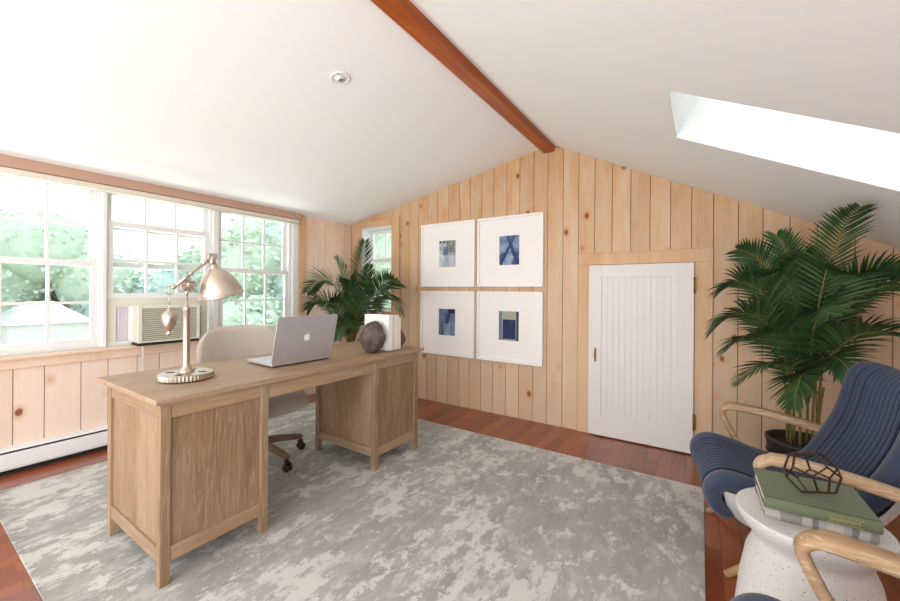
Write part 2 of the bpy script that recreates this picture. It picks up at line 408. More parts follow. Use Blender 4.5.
# skylight well, frame and glass
w=empty('window_5',(0,0,0),kind='structure')
g=MB(); D=.26; T=.03; nx,nz=.4443*D,.8959*D
def slab(pa,pb,y0,y1):   # well side running along slope
    g.prism([(pa,ceil(pa)+.001),(pb,ceil(pb)+.001),(pb+nx,ceil(pb)+nz),(pa+nx,ceil(pa)+nz)],'y',y0,y1)
slab(SKX0,SKX1,SKY0-T,SKY0+.004); slab(SKX0,SKX1,SKY1-.004,SKY1+T)
slab(SKX0-T,SKX0+.004,SKY0-T,SKY1+T); slab(SKX1-.004,SKX1+T,SKY0-T,SKY1+T)
g.build('window_frame',M['white_paint'],w)
g=MB(); g.prism([(SKX0+nx,ceil(SKX0)+nz-.02),(SKX1+nx,ceil(SKX1)+nz-.02),(SKX1+nx,ceil(SKX1)+nz-.014),(SKX0+nx,ceil(SKX0)+nz-.014)],'y',SKY0,SKY1); g.build('pane',M['glass'],w)
# right knee wall
g=MB(); g.box((RX,BY,-.1),(RX+.1,GY+.1,ceil(RX)+.02)); g.build('wall_right',M['pine_left'],kind='structure')
# ridge beam
g=MB(); g.prism([(-1.275,ceil(-1.275)+.02),(-1.207,2.461),(-1.118,2.461),(-1.103,ceil(-1.103)+.02)],'y',BY,GY-.001); tag(g.build('ridge_beam',M['beam'],bevel=.004),'dark orange-stained timber beam running along the ceiling ridge','beam')
# header trim and blind valance
MB().box((LX,BY,1.975),(LX+.055,2.60,2.05)).build('trim_1',M['header_wood'],kind='structure',bevel=.006)
g=MB(); g.box((LX,WY0-.05,1.925),(LX+.03,2.59,1.972)); g.tube([(LX+.034,WY0-.05,1.93),(LX+.034,2.59,1.93)],.007); g.build('trim_2',M['cream'],kind='structure')
g=MB(); g.box((LX,BY,.672),(LX+.022,2.60,.742)); g.box((LX,BY,.736),(LX+.05,2.60,.757)); g.build('trim_3',M['sill_pine'],kind='structure',bevel=.003)
g=MB(); g.box((LX,2.60,.72),(LX+.016,2.69,2.03)); g.build('trim_4',M['trim_pine'],kind='structure',bevel=.003)

# windows on the left wall
def sash(w,name,x,y0,y1,z0,z1,cols,rows,st=.038,rail=.042,top=None,dep=.035):
    top=top or rail
    g=MB(); g.box((x-dep/2,y0,z0),(x+dep/2,y0+st,z1)); g.box((x-dep/2,y1-st,z0),(x+dep/2,y1,z1))
    g.box((x-dep/2,y0+st,z0),(x+dep/2,y1-st,z0+rail)); g.box((x-dep/2,y0+st,z1-top),(x+dep/2,y1-st,z1))
    mw=.009
    for c in range(1,cols):
        yc=y0+st+(y1-y0-2*st)*c/cols; g.box((x-.012,yc-mw,z0+rail),(x+.012,yc+mw,z1-top))
    for r in range(1,rows):
        zc=z0+rail+(z1-top-z0-rail)*r/rows; g.box((x-.0115,y0+st,zc-mw),(x+.0115,y1-st,zc+mw))
    s=g.build(name,M['white_paint'],w,bevel=.002,seg=1)
    MB().box((x-.003,y0+st,z0+rail),(x+.003,y1-st,z1-top)).build('pane',M['glass'],s)
    return s
XI,XO=LX-.045,LX-.085
units=[(.19,.925),(.978,1.70),(1.785,2.50)]
for i,(a,b) in enumerate(units):
    w=empty('window_%d'%(i+1),(0,0,0),kind='structure')
    g=MB(); X0,X1=LX-.12,LX-.02
    z0,z1=SZ,1.985
    g.box((X0,a-.035,z0),(X1,a,z1)); g.box((X0,b,z0),(X1,b+.035,z1)); g.box((X0,a,z0),(X1,b,z0+.045)); g.box((X0,a,z1-.03),(X1,b,z1))
    g.build('window_frame',M['white_paint'],w,bevel=.002,seg=1)
    zm=1.385
    if i!=1:
        sash(w,'upper_sash',XO,a,b,zm-.02,z1-.02,3,2,top=.036); sash(w,'lower_sash',XI,a,b,z0+.045,zm+.02,3,2)
    else:
        sash(w,'upper_sash',XO,a,b,zm-.02,z1-.02,3,2,top=.036); sash(w,'lower_sash',XI,a,b,1.122,1.722,3,2)
g=MB()
for a,b in ((.948,.954),(1.738,1.747)): g.box((LX-.11,a-.004,.75),(LX-.002,b+.004,1.95))
g.box((LX-.03,.945,.757),(LX+.004,.970,1.93)); g.box((LX-.03,1.722,.757),(LX+.004,1.768,1.93)); g.box((LX-.12,2.535,.75),(LX+.004,2.60,1.95)); g.box((LX-.12,.1,.75),(LX+.004,.155,1.95))
g.build('trim_5',M['white_paint'],kind='structure',bevel=.003)

# small window in gable wall
w=empty('window_4',(0,0,0),kind='structure')
g=MB(); Y0,Y1=GY+.0,GY+.20
g.box((-3.58,Y0,WZ0),(-3.55,Y1,WZ1)); g.box((-3.06,Y0,WZ0),(-3.03,Y1,WZ1)); g.box((-3.55,Y0,WZ0-.02),(-3.06,Y1,WZ0+.01)); g.box((-3.55,Y0,WZ1-.015),(-3.06,Y1,WZ1+.02)); g.build('window_frame',M['white_paint'],w,bevel=.002)
def sashy(w,name,y,x0,x1,z0,z1,cols,rows,st=.035,mw=.008):
    g=MB(); g.box((x0,y-.017,z0),(x0+st,y+.017,z1)); g.box((x1-st,y-.017,z0),(x1,y+.017,z1)); g.box((x0+st,y-.017,z0),(x1-st,y+.017,z0+st)); g.box((x0+st,y-.017,z1-st),(x1-st,y+.017,z1))
    for c in range(1,cols): xc=x0+(x1-x0)*c/cols; g.box((xc-mw,y-.012,z0+st),(xc+mw,y+.012,z1-st))
    for r in range(1,rows): zc=z0+(z1-z0)*r/rows; g.box((x0+st,y-.0115,zc-mw),(x1-st,y+.0115,zc+mw))
    s=g.build(name,M['white_paint'],w,bevel=.002,seg=1); MB().box((x0+st,y-.003,z0+st),(x1-st,y+.003,z1-st)).build('pane',M['glass'],s)
sashy(w,'upper_sash',GY+.17,-3.548,-3.062,1.56,WZ1-.02,2,1); sashy(w,'lower_sash',GY+.13,-3.548,-3.062,WZ0+.01,1.60,1,1)
g=MB(); f=GY; b=GY-.018
g.box((-3.05,b,.92),(-2.93,f,2.075)); g.box((-3.64,b,.92),(-3.56,f,1.975)); g.box((-3.64,b,1.975),(-3.05,f,2.045)); g.box((-3.66,b-.02,.90),(-2.91,f,.95)); g.build('trim_6',M['trim_pine'],kind='structure',bevel=.003)

# door casing and door
g=MB(); g.box((-.893,GY-.016,0),(-.797,GY,1.43)); g.box((-.045,GY-.016,0),(.069,GY,1.43)); g.box((-.893,GY-.016,1.43),(.069,GY,1.53)); g.build('trim_7',M['trim_pine'],kind='structure',bevel=.003)
d=empty('door_1',(-.42,GY-.01,0),kind='structure')
g=MB(); dx0,dx1,dz0,dz1=-.795-(-.42),-.047+.42,.01,1.425; F=-.030; RZ=0
st=.10; g.box((dx0,F,dz0),(dx0+st,.008,dz1)); g.box((dx1-st,F,dz0),(dx1,.008,dz1)); g.box((dx0+st,F,dz0),(dx1-st,.008,dz0+.165)); g.box((dx0+st,F,dz1-.10),(dx1-st,.008,dz1))
nb=12; pw=(dx1-dx0-2*st)/nb
for k in range(nb):
    a=dx0+st+k*pw; bb=a+pw; c=.006; y0=F+.007
    g.add([(a,y0+.0022,dz0+.16),(a+c,y0,dz0+.16),(bb-c,y0,dz0+.16),(bb,y0+.0022,dz0+.16),(a,y0+.0022,dz1-.09),(a+c,y0,dz1-.09),(bb-c,y0,dz1-.09),(bb,y0+.0022,dz1-.09)],[(0,1,5,4),(1,2,6,5),(2,3,7,6)])
g.build('door_leaf',M['door_paint'],d,bevel=.002)
g=MB(); hx=dx0+.055
g.box((hx-.007,F-.004,.62),(hx+.007,F,.735)); g.tube(cr([(hx,F-.004,.635),(hx,F-.028,.65),(hx,F-.03,.677),(hx,F-.028,.705),(hx,F-.004,.72)],5),.0045); g.build('door_handle',M['brass'],d)
for z in (.19,1.20):
    g=MB(); g.box((dx1-.004,F-.003,z),(dx1+.012,F+.012,z+.11)); g.tube([(dx1+.003,F-.006,z-.004),(dx1+.003,F-.006,z+.114)],.006); g.build('hinge',M['brass'],d)

# baseboard heater
h=empty('baseboard_heater',(LX+.035,.6,0),0,'long white metal baseboard heater on the floor under the windows','heater')
g=MB(); y0,y1=-1.9,1.95; g.prism([(-.034,.02),(.025,.035),(.03,.05),(.03,.135),(.02,.14),(-.034,.14)],'y',y0,y1); g.build('front_cover',M['heater'],h,bevel=.002)
g=MB(); g.box((-.034,y0,.14),(.016,y1,.152)); g.build('air_slot',M['dark'],h)
g=MB(); g.prism([(-.034,.152),(.022,.152),(.03,.156),(.022,.164),(-.034,.172)],'y',y0,y1); g.build('top_cover',M['heater'],h)
g=MB(); g.box((-.034,y1,.0),(.034,y1+.03,.172)); g.build('end_cap',M['heater'],h,bevel=.003)
g=MB(); g.box((-.034,y0,0),(.0,y1,.02)); g.build('base_strip',M['dark'],h)

# smoke detector mount on ceiling
s=empty('ceiling_mount',(-1.735,1.47,ceil(-1.735)),0,'round clear-edged white mounting plate on the sloped ceiling left of the beam','ceiling mount'); s.rotation_euler=(PI,-math.atan(SL),0)
s.rotation_euler=Euler((0,-math.atan(SL),0)); 
g=MB(); g.lathe([(.055,0),(.055,-.006),(.05,-.009),(.046,-.006),(.02,-.006),(.02,-.012),(.0,-.012)],n=40,cap=False); g.build('plate',M['white_paint'],s)
g=MB(); g.box((-.012,-.009,-.018),(.01,.009,-.0115)); g.build('connector',simple('grey_connector',srgb(150,138,136),.6),s)
sm_=simple('grey_slots',srgb(196,194,192),.6)
for a in range(4):
    A=a*PI/2+.6; g=MB(); g.box((-.007,-.003,-.001),(.007,.003,.001),M=Matrix.Translation((.037*math.cos(A),.037*math.sin(A),-.0065))@Matrix.Rotation(A+PI/2,4,'Z')); g.build('slot',sm_,s)

# wall plate behind palm
g=MB(); g.box((-.040,-.006,-.068),(.040,0,.068)); p=g.build('wall_plate',M['plate'],bevel=.004,loc=(.405,GY+.0,1.48)); tag(p,'cream wall plate on the boards above the right palm, upper left','wall plate')
g=MB(); g.lathe([(.006,0),(.006,.002)],n=12,M=Matrix.Translation((0,-.006,.01))@Matrix.Rotation(PI/2,4,'X')); g.box((-.002,-.0075,-.01),(.002,-.006,.008)); g.build('keyhole',simple('plate_slot',srgb(190,172,150),.6),p)

# ------------------------------------------------------------------ rug
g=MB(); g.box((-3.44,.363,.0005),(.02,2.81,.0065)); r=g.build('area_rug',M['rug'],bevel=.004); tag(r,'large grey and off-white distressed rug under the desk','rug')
RZ=.007
# ------------------------------------------------------------------ desk
DX0,DX1,DY0,DY1=-2.405,-1.79,.63,2.28
dk=empty('desk',(-2.1,1.455,RZ),0,'limed oak double-pedestal desk standing on the grey rug','desk')
O=Vector((-2.1,1.455,RZ))
def D(g,a,b,t=None): g.box(tuple(Vector(a)-O),tuple(Vector(b)-O),0,random.random() if t is None else t); return g
D(MB(),(-2.488,.61,.738),(-1.776,2.335,.762)).build('top',M['oak_y'],dk,bevel=.004)
D(MB(),(-2.43,.626,.727),(-1.786,2.29,.738)).build('top_moulding',M['oak_y'],dk,bevel=.003)
L=.038
for (ya,yb) in ((DY0,1.085),(1.825,DY1)):
    for x in (DX0,DX1-L):
        for y in (ya,yb-L):
            D(MB(),(x,y,RZ),(x+L,y+L,.727)).build('leg',M['oak_v'],dk,bevel=.003)
    for x,nx_ in ((DX1-L,1),(DX0,-1)):      # long sides
        xo0,xo1=(x+.008,x+L-.004) if nx_>0 else (x+.004,x+L-.008)
        D(MB(),(xo0,ya+L,.675),(xo1,yb-L,.727)).build('rail',M['oak_y'],dk,bevel=.002)
        D(MB(),(xo0,ya+L,.095),(xo1,yb-L,.155)).build('rail',M['oak_y'],dk,bevel=.002)
        xp=(x+.014,x+.024)
        if nx_>0: D(MB(),(xp[0],ya+L,.155),(xp[1],yb-L,.675)).build('panel',M['oak_v'],dk)
        else:
            # user side: three drawers
            for q in range(3):
                za=.158+q*.172; dr=D(MB(),(x+.004,ya+L+.003,za),(x+.03,yb-L-.003,za+.168)).build('drawer',M['oak_y'],dk,bevel=.002)
                kb=MB(); kb.lathe([(.006,0),(.006,.012),(.014,.018),(.013,.026),(.004,.029)],n=16,M=Matrix.Translation(Vector((x+.004,(ya+yb)/2,za+.084))-O)@Matrix.Rotation(-PI/2,4,'Y')); kb.build('knob',M['brass'],dr)
    for y,sg in ((ya,-1),(yb-L,1)):
        yo0,yo1=(y+.004,y+L-.008) if sg<0 else (y+.008,y+L-.004)
        D(MB(),(DX0+L,yo0,.675),(DX1-L,yo1,.727)).build('rail',M['oak_x'],dk,bevel=.002)
        D(MB(),(DX0+L,yo0,.095),(DX1-L,yo1,.155)).build('rail',M['oak_x'],dk,bevel=.002)
        D(MB(),(DX0+L,y+.014,.155),(DX1-L,y+.024,.675)).build('panel',M['oak_v'],dk)
D(MB(),(DX1-.026,1.085,.662),(DX1-.006,1.825,.727)).build('apron',M['oak_y'],dk,bevel=.002)
D(MB(),(DX0+.006,1.085,.662),(DX0+.026,1.825,.727)).build('apron',M['oak_y'],dk,bevel=.002)
TZ=.762+RZ

# ------------------------------------------------------------------ desk lamp
lp=empty('desk_lamp',(-2.10,.845,TZ),0,'champagne metal task lamp with dome shade and hanging counterweight on the desk','lamp')
g=MB(); n=96; prof=[]
def gear(r,k): return r*(1+(.03 if k%2 else 0))
vs=[];fs=[]
for z,rr in ((0,.112),(.023,.112),(.026,.108)):
    for k in range(n): a=2*PI*k/n; q=gear(rr,k) if rr==.112 else rr; vs.append((q*math.cos(a),q*math.sin(a),z))
for i in range(2):
    for k in range(n): l=(k+1)%n; fs.append((i*n+k,i*n+l,(i+1)*n+l,(i+1)*n+k))
fs.append(tuple(range(n))[::-1]); g.add(vs,fs,0,.5,False)
# top with four arc-shaped openings
def ring(r0,r1,a0,a1,z,seg=12,mi=0,dn=None):
    v=[];f_=[]
    for k in range(seg+1):
        a=a0+(a1-a0)*k/seg; v+=[(r0*math.cos(a),r0*math.sin(a),z),(r1*math.cos(a),r1*math.sin(a),z)]
    for k in range(seg): f_.append((2*k,2*k+1,2*k+3,2*k+2))
    g.add(v,f_,mi)
ring(.088,.108,0,2*PI,.026,96); ring(0.001,.05,0,2*PI,.026,48)
for q in range(4):
    a=q*PI/2; ring(.05,.088,a-.58,a+.58,.026,8); ring(.05,.088,a+.58,a+PI/2-.58,.010,8,1)
g.build('base',[M['nickel'],M['dark']],lp)
g=MB(); g.lathe([(.034,.025),(.034,.032),(.026,.038),(.023,.048),(.017,.054),(.0155,.064),(.0150,.325),(.0165,.328),(.0165,.342),(.008,.352),(.0045,.356),(.0045,.42)],n=24); g.build('pole',M['nickel'],lp)
# elbow joint: stacked toothed discs with wing nuts
def cyl(g,p,d,r,h,n=20,tint=.5):
    d=Vector(d).normalized(); q=Vector((0,0,1)).rotation_difference(d).to_matrix().to_4x4()
    g.lathe([(r*.9,-h/2),(r,-h/2+h*.12),(r,h/2-h*.12),(r*.9,h/2)],n=n,M=Matrix.Translation(p)@q)
XA=Vector((1,0,0)); j=Vector((0,0,.448))
g=MB()
cyl(g,j+Vector((.0,0,.0)),XA,.030,.016); cyl(g,j+Vector((.018,0,0)),XA,.024,.014); cyl(g,j+Vector((-.016,0,0)),XA,.026,.014); cyl(g,j+Vector((.031,0,0)),XA,.012,.016); cyl(g,j+Vector((.045,0,0)),XA,.006,.016)
for k in range(8): a=k*PI/4; cyl(g,j+Vector((.012,.027*math.cos(a),.027*math.sin(a))),XA,.0075,.034,10)
g.tube([j+Vector((.05,-.02,.012)),j+Vector((.05,0,0)),j+Vector((.05,.02,.012))],.005); cyl(g,j+Vector((0,0,-.03)),(0,0,1),.010,.022)
g.build('joint',M['nickel'],lp)
A=Vector((.03,-.066,.440-.0)); B=Vector((.03,.092,.588))
j2=j+Vector((.03,0,.035)); dr=(B-A).normalized()
g=MB(); g.tube([A,B],.0075,n=14); cyl(g,A,dr,.010,.02); cyl(g,A+dr*.07,dr,.013,.022); cyl(g,A+dr*.10,dr,.011,.014); cyl(g,B-dr*.03,dr,.011,.03); g.build('arm',M['nickel'],lp)
# head elbow
g=MB(); g.box((.012,.075,.582),(.048,.118,.612)); cyl(g,Vector((.03,.10,.575)),(0,.15,-1),.016,.03); cyl(g,Vector((.052,.098,.59)),XA,.011,.014); g.build('elbow',M['nickel'],lp,bevel=.002)
# dome shade: axis tilts outward
c0=Vector((.03,.104,.560)); ax=Vector((0,.27,-1)).normalized(); q=Vector((0,0,1)).rotation_difference(ax).to_matrix().to_4x4()
outer=[(.016,0),(.021,.004),(.021,.018),(.028,.026),(.044,.04),(.062,.06),(.078,.085),(.09,.112),(.098,.138),(.103,.158),(.106,.160),(.106,.166),(.102,.167)]
inner=[(.100,.158),(.094,.136),(.086,.112),(.074,.087),(.058,.063),(.04,.044),(.024,.032),(.0005,.03)]
g=MB(); g.lathe(outer+inner,n=48,M=Matrix.Translation(c0)@q,cap=False); g.build('lamp_shade',M['nickel'],lp)
g=MB(); g.lathe([(.001,.03),(.012,.032),(.014,.05),(.026,.075),(.028,.09),(.02,.108),(.001,.114)],n=20,M=Matrix.Translation(c0)@q,cap=False); g.build('bulb',M['white_paint'],lp)
# counterweight
g=MB()
R0=A+dr*-.008
cw=Vector((R0.x,R0.y-.012,0))
g.tube([(cw.x,cw.y+.016*math.cos(t),.425+.018*math.sin(t)) for t in [2*PI*k/20 for k in range(20)]],.0028,n=8,closed=True)
g.tube([(cw.x,cw.y,.408),(cw.x,cw.y,.362)],.0028); g.tube([(cw.x+.009*math.cos(t),cw.y,.352+.010*math.sin(t)) for t in [2*PI*k/16 for k in range(16)]],.0025,n=8,closed=True)
g.lathe([(.004,.345),(.009,.338),(.010,.33),(.024,.322),(.031,.308),(.031,.292),(.026,.268),(.016,.245),(.008,.235),(.007,.23),(.013,.226),(.012,.221),(.003,.212)],c=(cw.x,cw.y,0),n=28); g.build('counterweight',M['nickel'],lp)

# ------------------------------------------------------------------ laptop
lt=empty('laptop',(-1.985,1.420,TZ),math.radians(-2.0),'open silver laptop with white fruit emblem on its lid, on the desk','laptop')
W,DP=.40,.275
def rrect(w,d,r,cx=0,cy=0,n=6):
    P=[]
    for sx,sy,a0 in ((1,1,0),(-1,1,PI/2),(-1,-1,PI),(1,-1,1.5*PI)):
        for k in range(n+1): a=a0+PI/2*k/n; P.append((cx+sx*(w/2-r)+r*math.cos(a),cy+sy*(d/2-r)+r*math.sin(a)))
    return P
g=MB(); g.prism(rrect(DP,W,.012,-DP/2,0),'z',.002,.015); g.build('base',M['aluminium'],lt,bevel=.002)
g=MB()
for r_ in range(5):
    for c_ in range(13): g.box((-.10+r_*.019-.05,-.16+c_*.0247,.0151),(-.10+r_*.019-.034,-.16+c_*.0247+.0215,.0165))
kb=g.build('keyboard',M['keys'],lt)
ang=math.radians(13.5); q=Matrix.Translation((.0,0,.012))@Matrix.Rotation(ang,4,'Y')
LH=.276
g=MB(); g.prism(rrect(LH,W,.012,LH/2,0),'z',0,.006,M=q@Matrix.Rotation(-PI/2,4,'Y')@Matrix.Scale(1,4))
lid=g.build('lid',M['aluminium'],lt,bevel=.0015)
g=MB(); g.box((-.0068,-W/2+.01,.014),(-.0061,W/2-.01,LH-.01),M=q); g.build('screen',M['screen'],lid)
# emblem : bitten fruit with leaf
def applepts():
    P=[]
    right=[(0,.20),(.14,.27),(.32,.27),(.47,.17),(.44,.13)]
    out=cr([(0,.22,0),(.16,.29,0),(.34,.25,0),(.45,.14,0),(.36,.02,0),(.33,-.12,0),(.38,-.26,0),(.50,-.34,0),(.42,-.56,0),(.27,-.73,0),(.13,-.75,0),(0,-.70,0),(-.13,-.75,0),(-.28,-.73,0),(-.44,-.52,0),(-.52,-.24,0),(-.50,.04,0),(-.40,.22,0),(-.22,.29,0),(-.08,.25,0)],4)
    return [(p.x,p.y) for p in out]
g=MB(); sc_=.036; cz=LH*.52+.0; ap=applepts()
g.prism([(p[0]*sc_,cz+(p[1]+.2)*sc_) for p in ap][::-1],'x',.0,.0009,M=q@Matrix.Translation((.0,0,0)))
leaf=cr([(0,.34,0),(.0,.5,0),(.1,.64,0),(.22,.68,0),(.21,.52,0),(.12,.38,0),(0,.34,0)],4)
g.prism([(p.x*sc_,cz+(p.y+.2)*sc_) for p in leaf[:-1]],'x',.0,.0009,M=q)
em=g.build('emblem',M['logo_white'],lid)

# ------------------------------------------------------------------ bookends and books on desk
def rockmesh(seed,sx,sy,sz,flat=None):
    import bmesh
    bm=bmesh.new(); bmesh.ops.create_icosphere(bm,subdivisions=4,radius=1)
    for v in bm.verts:
        n_=v.co.normalized(); p=n_*1.3+Vector((seed,seed*2,0))
        k=.92+.16*noise.noise(p)+.05*noise.noise(p*4)+.02*noise.noise(p*11)
        # facets
        for f_ in FAC: 
            d_=n_.dot(f_[0])
            if d_*k>f_[1]: k=f_[1]/d_
        v.co=Vector((n_.x*sx,n_.y*sy,n_.z*sz))*k
        if v.co.z<-sz*.80: v.co.z=-sz*.80
    me=bpy.data.meshes.new('rock'); bm.to_mesh(me); bm.free()
    for p in me.polygons: p.use_smooth=True
    me.materials.append(M['rock']); return me
FAC=[(Vector(v).normalized(),d) for v,d in (((1,-.4,.3),.70),((.1,-1,.35),.72),((-.8,-.5,.6),.72),((.9,.2,-.5),.74),((0,1,0),.66),((-.5,-.8,-.4),.74),((.7,-.1,.9),.72),((.8,-1,-.3),.74),((.5,-.9,.9),.74),((-.2,-.2,1),.80))]
def rock(loc,seed,sx,sy,sz,label):
    o=bpy.data.objects.new('stone_bookend',rockmesh(seed,sx,sy,sz)); col.objects.link(o); o.location=loc; o.location.z+=sz*.8
    return o
o=rock((-1.935,1.935,TZ),3.1,.108,.098,.128,''); tag(o,'rough dark stone bookend beside the laptop, in front of the books','bookend','stone bookends')
o=rock((-1.97,2.222,TZ),7.7,.10,.07,.098,''); o.rotation_euler.z=PI; tag(o,'dark stone bookend half hidden at the far end of the white books','bookend','stone bookends')
y=2.032
BL=[(.245,.255,.036,(246,244,242),'tall white hardcover nearest the stone bookend'),(.235,.25,.020,(214,216,220),'thin pale grey hardcover second from the near stone bookend'),(.232,.252,.026,(244,238,226),'ivory hardcover in the middle of the desk row'),(.228,.25,.022,(238,228,210),'cream hardcover second from the far stone bookend'),(.222,.232,.018,(242,232,214),'short cream book at the far end of the desk row')]
for dpt,ht,th,c,lab in BL:
    b=empty('hardcover_book',(-1.862,y,TZ),0,lab,'book','white books on the desk')
    cm=simple('cover_'+str(c[2]),srgb(*c),.6,var=.02)
    g=MB(); g.box((-dpt,0,0),(0,.003,ht)); g.box((-dpt,th-.003,0),(0,th,ht)); g.box((-.004,0,0),(.001,th,ht)); g.build('cover',cm,b,bevel=.001)
    g=MB(); g.box((-dpt+.004,.0031,.003),(-.0045,th-.0031,ht-.003)); g.build('pages',M['paper'],b)
    y+=th+.0012

# ------------------------------------------------------------------ desk chair
ch=empty('desk_chair',(-2.57,1.475,RZ),0,'oatmeal upholstered swivel desk chair with wooden star base behind the desk','chair')
a1=math.atan2(.03,.305)
for k in range(5):
    a=a1+k*2*PI/5; R_=Matrix.Rotation(a,4,'Z')
    g=MB(); g.tube([(.02,0,.135),(.12,0,.128),(.22,0,.112),(.30,0,.098),(.315,0,.094)],[(.026,.022),(.026,.022),(.022,.019),(.02,.016),(.012,.012)],n=14,up=(0,0,1),sq=3,M=R_)
    lg=g.build('leg',M['chair_wood'],ch)
    g=MB(); g.tube([(.302,0,.09),(.302,0,.062)],.008,M=R_); g.tube([(.285,-.0,.06),(.30,0,.066),(.318,0,.058)],.012,M=R_)
    for s_ in (-1,1): g.lathe([(.012,-.008),(.025,-.008),(.027,-.004),(.027,.006),(.012,.008)],n=20,M=R_@Matrix.Translation((.307,s_*.014,.0275))@Matrix.Rotation(PI/2,4,'X'))
    g.build('caster',M['bronze'],lg)
g=MB(); g.lathe([(.045,.10),(.045,.16),(.03,.17),(.028,.25),(.018,.255),(.018,.34)],n=24); g.build('column',M['black_plastic'],ch)
g=MB(); g.box((-.09,-.07,.335),(.12,.07,.375)); g.tube([(.05,.06,.35),(.09,.2,.345),(.10,.24,.345)],.006); g.build('tilt_mechanism',M['black_plastic'],ch,bevel=.006)
def seatf(top):
    def f_(u,v):
        a=2*PI*v; r=u
        ex=4.0
        ca,sa=math.cos(a),math.sin(a); R1=1/((abs(ca)**ex+abs(sa)**ex)**(1/ex))
        x,yy=.27*R1*ca*r+.06,.262*R1*sa*r
        e=(1-r**5)**.5 if r<1 else 0
        z=.425+(.055*e+.012*(1-r*r) if top else -.052*e)
        if x>.2: z-=.25*(x-.2)**1.3
        return (x,yy,z)
    return f_
g=MB(); g.grid(seatf(True),18,48); g.grid(seatf(False),18,48,flip=True); g.build('seat',M['linen'],ch)
def backp(u,v,side):
    # u: -1..1 across, v: 0..1 height; wraps forward at the sides
    ex=3.2; vv=v
    hw=.305*(1-max(0,(vv-.6)/.4)**3.2*.26) if vv>.6 else .305*(.88+.12*vv/.6)
    yy=u*hw; wrap=.13*abs(u)**2.2
    e=(max(0,1-abs(u)**6)*max(0,1-abs(2*vv-1)**10))**.5
    x=-.25-.05*vv+wrap*(1-.45*vv)
    th=.032*e
    z=.40+.53*vv-(.03*(abs(u)**4)*(vv>.55)*(vv-.55)/.45)
    return (x+th*side,yy,z)
g=MB(); g.grid(lambda a,b:backp(2*a-1,b,1),30,30); g.grid(lambda a,b:backp(2*a-1,b,-1),30,30,flip=True); g.build('backrest',M['linen'],ch)

# ------------------------------------------------------------------ framed art
fr=[(-2.598,1.246),(-1.884,1.246),(-2.598,.520),(-1.884,.520)]
FW=.682; FH=.680
def artcol(kind,u,v):
    n1=noise.fractal(Vector((u*3+kind*7,v*3,kind)),1,2,4); n2=noise.noise(Vector((u*9,v*2.5+kind*3,5)))
    if kind==0:
        c=Vector((.62,.66,.70))+Vector((1,1,1))*(n1*.22)
        if v>.55 and u>.45: c=c.lerp(Vector((.42,.43,.38)),.75 if n2>-.2 else .3)
        if v>.9 and u<.5 and n2>-.1: c=Vector((.14,.16,.2))
        if abs(u-.4)<.14 and abs(v-.6)<.16: c=c.lerp(Vector((.30,.38,.50)),.7)
        if v<.45: c=c.lerp(Vector((.80,.82,.84)),.35+.5*max(0,n2))
    elif kind==1:
        c=Vector((.50,.56,.68))+Vector((1,1,1))*(n1*.22)
        if abs((u-.55)-(.75-v)*.55)<.09 or abs((u-.55)+(.7-v)*.7)<.08: c=c.lerp(Vector((.14,.23,.40)),.85)
        if v<.42 and n1<.0: c=c.lerp(Vector((.16,.25,.42)),.7)
        if v>.78 and abs(u-.55)<.2: c=c.lerp(Vector((.3,.37,.52)),.6)
    elif kind==2:
        c=Vector((.38,.44,.56))+Vector((1,1,1))*(n1*.18)
        if abs(u-.25-.5*v)<.10: c=c.lerp(Vector((.13,.19,.32)),.8)
        if v>.85 and u>.55: c=Vector((.08,.12,.24))
        if v<.45 and abs(u-.5)<.2: c=c.lerp(Vector((.62,.66,.72)),.6)
    else:
        c=Vector((.55,.58,.62))+Vector((1,1,1))*(n1*.12)
        if v>.72: c=c.lerp(Vector((.66,.67,.58)),.8)
        if .2<u<.85 and .05<v<.72: c=Vector((.10,.17,.33))+Vector((1,1,1))*(n2*.06)
        if u>.88: c=Vector((.25,.28,.26))
        if u<.14: c=Vector((.42,.45,.56))
    return [max(0,min(1,k))**2.2 for k in c]+[1]
am=NM('abstract_blue_painting'); at_=am.n('ShaderNodeAttribute',attribute_name='paint'); am.color(at_.outputs['Color'],.7)
labs=['white framed abstract with grey and olive brushwork, upper left of the four','white framed abstract with crossing dark blue strokes, upper right of the four','white framed abstract with slanting slate blue strokes, lower left of the four','white framed abstract with a solid navy block, lower right of the four']
for k,(x,z) in enumerate(fr):
    o=empty('framed_art',(x+FW/2,GY,z+FH/2),0,labs[k],'picture','framed blue abstracts on the pine wall')
    fw=.02; a=FW/2; b=FH/2
    g=MB(); g.box((-a,-.034,-b),(-a+fw,0,b)); g.box((a-fw,-.034,-b),(a,0,b)); g.box((-a+fw,-.034,-b),(a-fw,0,-b+fw)); g.box((-a+fw,-.034,b-fw),(a-fw,0,b)); g.build('frame',M['frame_white'],o,bevel=.0015)
    g=MB(); g.box((-a+fw,-.014,-b+fw),(a-fw,-.002,b-fw)); g.build('mat_board',M['mat_white'],o)
    me=bpy.data.meshes.new('print'); nu,nv=36,48; PW,PH=.207,.28
    vs=[(-PW/2+PW*i/nu,-.0155,-PH/2+PH*j_/nv) for i in range(nu+1) for j_ in range(nv+1)]
    fs=[(i*(nv+1)+j_,(i+1)*(nv+1)+j_,(i+1)*(nv+1)+j_+1,i*(nv+1)+j_+1) for i in range(nu) for j_ in range(nv)]
    me.from_pydata(vs,[],fs); ca=me.color_attributes.new('paint','FLOAT_COLOR','POINT')
    for i,v in enumerate(vs): ca.data[i].color=artcol(k,(v[0]+PW/2)/PW,(v[2]+PH/2)/PH)
    me.materials.append(am.m); pr=bpy.data.objects.new('print',me); col.objects.link(pr); pr.parent=o; pr.location=(0,0,.01)

